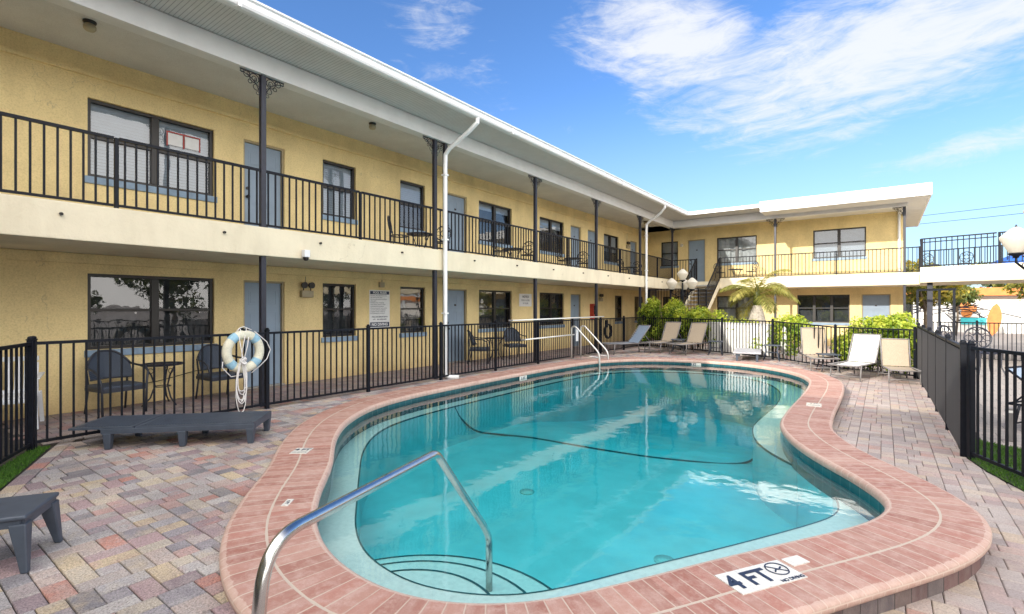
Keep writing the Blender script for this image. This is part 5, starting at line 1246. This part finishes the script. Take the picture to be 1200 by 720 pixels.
# ------------------------------------------------------------------ planting
def leafcloud(name,blobs,n,size,mat,parent,seed=1,shell=.6,flat=0.0,tone=(0,1),aspect=.5,clump=1.0):
    """many leaf quads in a union of ellipsoids; light and dark clumps"""
    rng=np.random.RandomState(seed); V=np.zeros((n*4,3)); C=np.zeros((n*4,4)); C[:,3]=1
    vols=np.array([b[3]*b[4]*b[5] for b in blobs])**.67; pick=rng.choice(len(blobs),n,p=vols/vols.sum())
    from mathutils import noise as mn
    for i in range(n):
        bx,by,bz,rx_,ry_,rz_=blobs[pick[i]]; d=rng.normal(size=3); d/=np.linalg.norm(d); r=1-(1-shell)*rng.rand()**1.0 if rng.rand()<.75 else rng.rand()**.33
        k=mn.noise(Vector((bx+d[0]*rx_,by+d[1]*ry_,bz+d[2]*rz_))*(1.6/clump)+Vector((seed,0,0))); r*=1+.35*k
        if k<-.28 and rng.rand()<.6: r*=.75
        c=np.array((bx+d[0]*rx_*r,by+d[1]*ry_*r,bz+d[2]*rz_*r))
        nr_=d+rng.normal(size=3)*.7; nr_/=np.linalg.norm(nr_); t=np.cross(nr_,rng.normal(size=3)); t/=np.linalg.norm(t); u=np.cross(nr_,t); s=size*(.6+.8*rng.rand())
        a=t*s; b=u*s*aspect; tip=nr_*s*.25
        V[i*4]=c-a*.5; V[i*4+1]=c+b*.5-tip*.3; V[i*4+2]=c+a*.5; V[i*4+3]=c-b*.5-tip*.3
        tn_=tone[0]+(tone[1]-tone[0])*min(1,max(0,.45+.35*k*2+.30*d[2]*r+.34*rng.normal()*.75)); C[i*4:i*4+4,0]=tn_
    me=bpy.data.meshes.new(name); me.vertices.add(n*4); me.vertices.foreach_set('co',V.ravel()); me.loops.add(n*4); me.loops.foreach_set('vertex_index',np.arange(n*4)); me.polygons.add(n); me.polygons.foreach_set('loop_start',np.arange(n)*4); me.polygons.foreach_set('loop_total',np.full(n,4))
    at=me.color_attributes.new('rnd','FLOAT_COLOR','POINT'); at.data.foreach_set('color',C.ravel()); me.materials.append(mat); me.update(calc_edges=True)
    o=bpy.data.objects.new(name,me); COL.objects.link(o); o.parent=parent; return o
def shrub(loc,w,dpt,h,n,label,seed,tone=(0,1),group='leafy green shrubs behind the far fence'):
    o=empty('leafy_shrub',loc,R_(-25.6),label=label,cat='shrub',group=group); rr=random.Random(seed); bl=[]
    for i in range(max(5,int(w*5))): bl.append((rr.uniform(-w/2,w/2)*.85,rr.uniform(-.3,.3)*dpt,h*rr.uniform(.25,.78),.34+rr.random()*.15,.25+rr.random()*.12,h*rr.uniform(.22,.30)))
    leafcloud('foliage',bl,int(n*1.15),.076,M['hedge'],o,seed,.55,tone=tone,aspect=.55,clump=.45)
    m_=MB()
    for i in range(int(w*6)):
        x=rr.uniform(-w/2,w/2)*.8; m_.tube([(x,0,0),(x+rr.uniform(-.1,.1),rr.uniform(-.1,.1),h*.4),(x+rr.uniform(-.2,.2),rr.uniform(-.2,.2),h*.8)],[.014,.01,.005],5)
    m_.build('stems',M['bark'],o)
    return o
def fy(x,o=.0): return 18.85+(14.98-18.85)*(x+7.48)/(8.08)+o
shrub((-7.15,fy(-7.15,.2),0),1.5,.8,1.9,10500,'tall leafy shrub in the far left fence corner beside the blue lounger',11)
shrub((-6.1,fy(-6.1,.45),0),1.6,.8,2.1,11500,'tallest leafy shrub, behind the two tan loungers',12)
shrub((-5.0,fy(-5.0,.42),-.02),1.3,.7,1.72,7500,'leafy shrub behind the right tan lounger, below the lamp globes',13,(.15,1))
shrub((-4.1,fy(-4.1,.62),-.02),1.5,.5,1.50,5000,'thin leafy shrub over the left end of the white wall',14,(.2,1))
shrub((-2.45,fy(-2.45,.6),-.08),1.5,.5,1.45,5200,'leafy shrub between the palm and the upright tan lounger',15,(.2,1))
shrub((-.50,fy(-.5,.42),-.12),1.0,.6,1.50,5500,'bright leafy shrub behind the white lounger',16,(.25,1))
shrub((.25,fy(.25,.42),-.12),.95,.6,1.55,5500,'bright leafy shrub in the corner of the screened fence',17,(.25,1))
# white low wall behind the fence
ww=empty('low_white_wall',(-3.65,fy(-3.65,.28),-.12),R_(-25.6),label='bright white low wall behind the far fence below the palm',cat='wall')
m_=MB(); m_.box(-1.25,1.0,-.05,.05,0,1.12); m_.build('wall_panel',M['wallw'],ww,bevel=.01); m_=MB(); m_.box(-1.27,1.02,-.07,.07,1.122,1.16); m_.build('coping',M['white'],ww,bevel=.006)
# palm
pm=empty('palm_tree',(-3.38,18.3,-.12),label='small palm with a pale swollen trunk and arching yellow green fronds',cat='palm tree')
m_=MB(); m_.lathe([(.34,0),(.36,.3),(.33,.8),(.27,1.2),(.20,1.5),(.15,1.65),(.12,1.75)],(0,0,0),18); m_.build('trunk',M['palmtrunk'],pm,smooth=True)
m_=MB(); m_.lathe([(.13,1.7),(.12,1.95),(.07,2.25),(.03,2.4)],(0,0,0),12); m_.build('crownshaft',M['palm'],pm,smooth=True)
rr=random.Random(5); nfr=15
for i in range(nfr):
    az_=i*2.39996+rr.uniform(-.2,.2); up_=[86,74,68,62,56,50,46,42,38,34,28,20,60,44,10][i]; Lf=rr.uniform(1.15,1.5); V=[];F=[];C=[]
    p=Vector((0,0,2.08-.012*i)); el_=R_(up_); pts=[]; nseg=26
    for k in range(nseg+1):
        pts.append((p.copy(),el_)); p=p+Vector((math.cos(az_)*math.cos(el_),math.sin(az_)*math.cos(el_),math.sin(el_)))*(Lf/nseg); el_-=R_(3.4+(.8 if k>10 else 0))
    side=Vector((-math.sin(az_),math.cos(az_),0)); tone=rr.uniform(.3,.8)
    fm=MB(); fm.tube([q[0] for q in pts],[.016*(1-.8*k/nseg)+.003 for k in range(nseg+1)],5)
    nb=len(fm.v); 
    for k in range(3,nseg+1):
        q,e_=pts[k]; fw=Vector((math.cos(az_)*math.cos(e_),math.sin(az_)*math.cos(e_),math.sin(e_)))
        ll=.42*math.sin(PI*min(1,(k/nseg)*.85+.12))+.08
        for sgn in (-1,1):
            for j in range(2):
                d=(side*sgn*.8+fw*.62+Vector((0,0,-.15-.3*rr.random()))).normalized(); st0=q+fw*(Lf/nseg)*j*.5; tip=st0+d*ll*rr.uniform(.85,1.1)+Vector((0,0,-.10*ll)); md=st0.lerp(tip,.45)+Vector((0,0,.03)); wv=fw.cross(d).cross(d).normalized()*.011
                fm.quad(tuple(st0),tuple(md+wv),tuple(tip),tuple(md-wv))
    o=fm.build('frond',M['palm'],pm); at=o.data.color_attributes.new('rnd','FLOAT_COLOR','POINT'); at.data.foreach_set('color',[q for v in o.data.vertices for q in (min(1,max(0,tone+rr.uniform(-.25,.25))),0,0,1)])
# ------------------------------------------------------------------ beyond the walkway: mural building, trees, house, canopy, wires
mb_=empty('mural_building',(8.0,46,-.2),R_(-8),label='white single storey building with orange roof edge and painted squiggles',cat='building')
m_=MB(); m_.box(-9,22,0,6,0,2.5); m_.build('wall',M['wallw'],mb_)
m_=MB(); m_.box(-9.6,22.6,-.7,6.5,2.5,3.05); m_.build('roof',M['orange'],mb_,bevel=.03)
m_=MB(); rr=random.Random(9)
for i in range(16):
    x=rr.uniform(-6.0,-1.8); z=rr.uniform(1.0,2.1); P=[(x+rr.uniform(-.2,.2)*k+.28*k*rr.choice((-1,1)),-.02,z+rr.uniform(-.4,.4)) for k in range(5)]; m_.tube(P,.028,4)
m_.build('mural_lines',M['column'],mb_)
m_=MB()
for c,r_ in (((-3.5,-.012,1.9),.33),((-3.4,-.014,1.35),.3),((-3.1,-.016,1.65),.24),((-3.9,-.018,2.1),.14)): m_.poly([(c[0]+r_*math.cos(a*PI/8),c[1],c[2]+r_*1.15*math.sin(a*PI/8)) for a in range(16)])
m_.build('mural_patches',M['orange'],mb_)
m_=MB(); m_.box(-3.7,-2.4,-.05,-.02,.55,1.0); m_.build('turquoise_panel',M['turq'],mb_)
for x in (-7.6,4.8,8.5): m_=MB(); m_.box(x,x+1.3,-.04,.02,.9,2.2); w_=m_.build('window',M['frame'],mb_); m_=MB(); m_.box(x+.08,x+1.22,-.06,-.045,.98,2.12); m_.build('pane',M['glass'],w_)
hb=empty('white_house',(10.9,38,-.2),R_(-5),label='white two storey house corner with a dark window at the right edge',cat='building')
m_=MB(); m_.box(-1.2,8,0,7,0,5.8); m_.build('wall',M['wallw'],hb)
m_=MB(); m_.poly([(-1.6,-.5,5.8),(8.4,-.5,5.8),(8.4,7.5,5.8),(-1.6,7.5,5.8)]); m_.poly([(-1.6,-.5,5.81),(8.4,-.5,5.81),(3.4,3.5,7.4)]); m_.poly([(8.4,-.5,5.81),(8.4,7.5,5.81),(3.4,3.5,7.4)]); m_.poly([(8.4,7.5,5.81),(-1.6,7.5,5.81),(3.4,3.5,7.4)]); m_.poly([(-1.6,7.5,5.81),(-1.6,-.5,5.81),(3.4,3.5,7.4)]); m_.build('roof',M['concrete'],hb)
for x,z in ((-.75,2.2),(1.6,2.2),(4,2.2),(-.75,4.1),(1.6,4.1)):
    m_=MB(); m_.box(x-.06,x+.96,-.05,-.005,z-.06,z+1.16); w_=m_.build('window',M['white'],hb); m_=MB(); m_.box(x,x+.9,-.07,-.052,z,z+1.1); m_.build('pane',M['frame'],w_)
cn=empty('blue_canopy',(4.55,24.5,3.0),label='bright blue canopy top beyond the bridge railing at right',cat='canopy')
m_=MB(); m_.lathe([(1.5,.0),(1.48,.12),(.8,.45),(.05,.7)],(0,0,0),10); m_.build('fabric',M['blue'],cn)
m_=MB(); m_.tube([(0,0,-3.1),(0,0,.6)],.04,8); m_.build('pole',M['whitepaint'],cn)
for (x,y,l) in ((5.35,42,'orange board leaning upright in front of the white wall'),):
    o=empty('leaning_board',(x,y,-.2),label=l,cat='board',group=None); m_=MB(); pts=[(.32*math.sin(PI*t)**.6,t*2.0) for t in [i/12 for i in range(13)]]
    m_.poly([(-a,0,b) for a,b in pts]+[(a,.0,b) for a,b in reversed(pts[1:-1])]); m_.poly([(-a,.06,b) for a,b in pts]+[(a,.06,b) for a,b in reversed(pts[1:-1])]); b_=m_.build('deck',M['orange'],o); b_.rotation_euler=(R_(-8),R_(7),0)
    m_=MB(); m_.box(-.02,.02,.06,.10,.1,1.5); m_.build('prop',M['bark'],o).rotation_euler=(R_(-8),R_(7),0)
def tree(name,x,y,h,r,label,seed,mat='tree',n=2600,leaf=.26,trunk_h=.45,tone=(0,1),group='trees beyond the courtyard'):
    o=empty(name,(x,y,-.2),label=label,cat='tree',group=group); rr=random.Random(seed); bl=[]
    for i in range(11):
        a=rr.random()*2*PI; q=rr.uniform(.15,.75)*r; bl.append((q*math.cos(a),q*math.sin(a),h*rr.uniform(trunk_h+.12,.92),r*rr.uniform(.32,.5),r*rr.uniform(.32,.5),h*rr.uniform(.10,.17)))
    leafcloud('crown',bl,n,leaf,M[mat],o,seed,.5,tone=tone)
    m_=MB(); m_.tube([(0,0,0),(rr.uniform(-.1,.1),0,h*.3),(rr.uniform(-.3,.3),.1,h*.6)],[r*.05,r*.04,r*.025],8)
    for b in bl: m_.tube([(0,0,h*.4),(b[0]*.5,b[1]*.5,(h*.4+b[2])/2+.2),(b[0],b[1],b[2])],[r*.04,r*.025,r*.01],5)
    m_.build('trunk',M['bark'],o,smooth=True); return o
T=[(1.75,33,3.9,1.7,'yellow green tree right behind the end of the far wing','treey'),(3.6,41,3.7,1.3,'broad green tree in front of the mural, left part','tree'),(6.6,37,3.8,1.4,'bushy yellow tree near the leaning boards','treey'),(8.3,34,3.7,1.5,'yellow leaved tree at the right edge under the walkway','treey'),
   (3.2,55,5.4,3,'dark green tree rising behind the mural roof at left','tree'),(8.5,56,5.4,3,'green tree behind the middle of the orange roof','tree'),(14,57,5.6,3,'green tree behind the right end of the orange roof','tree'),(-.5,38,4.5,2.4,'olive tree hidden behind the far wing end','tree')]
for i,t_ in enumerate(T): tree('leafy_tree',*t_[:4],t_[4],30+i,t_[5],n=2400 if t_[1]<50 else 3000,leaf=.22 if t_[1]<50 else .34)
# trees east of the yard (they are what the left wing's windows reflect)
for i,(x,y,h,r,l,m2) in enumerate(((9,4,6.5,2.6,'bushy tree east of the yard nearest the near corner','tree'),(10.5,10.5,7,2.8,'broad tree east of the yard opposite the double columns','tree'),(12,16.5,6,2.4,'yellowish tree east of the yard opposite the ladder','treey'),(8.5,-1.5,6.5,2.8,'dark tree east of the yard near the wing behind the pool','tree'),(14,22,7,3.0,'large tree east of the yard beyond the bridge end','tree'))): tree('leafy_tree',x,y,h,r,l,60+i,m2,3000,.28,trunk_h=.1,group='trees east of the courtyard')
# leaning palms trunks in the yard
for (x,y,h,lean,l) in ((7.2,30,5.5,-.5,'slender pale palm trunk left of the house corner'),(7.9,29,6.0,-.9,'leaning pale palm trunk in front of the house corner')):
    o=empty('slender_palm',(x,y,-.2),label=l,cat='palm tree',group='slender palms in the neighbouring yard'); m_=MB(); m_.tube([(0,0,0),(lean*.2,0,h*.35),(lean*.55,0,h*.7),(lean,0,h)],[.16,.12,.10,.09],8); m_.build('trunk',M['palmtrunk'],o,smooth=True)
    bl=[(lean+math.cos(a)*.7,math.sin(a)*.7,h-.1+.2*math.sin(a*3),.6,.35,.22) for a in [k*PI/4 for k in range(8)]]; leafcloud('crown',bl,1100,.34,M['palm'],o,77,.3,aspect=.12)
wr=MB()
for k,(z,o_) in enumerate(((7.35,0),(7.95,.4))): wr.tube([( -2+ i*3.2,46-i*1.6+o_,z-.5*math.sin(PI*i/12)+.02*i) for i in range(13)],.014,5)
up_=empty('utility_line',(0,0,0),label='thin overhead utility wires crossing the sky at upper right',cat='utility wires'); wr.build('wire',M['black'],up_)
for x,y in ((-2,46.2),(36.4,27)): m_=MB(); m_.tube([(x,y,-.2),(x,y,8.6)],[.14,.1],8); m_.box(x-.9,x+.9,y-.05,y+.05,7.9,8.05); m_.build('utility_pole',M['bark'],up_)
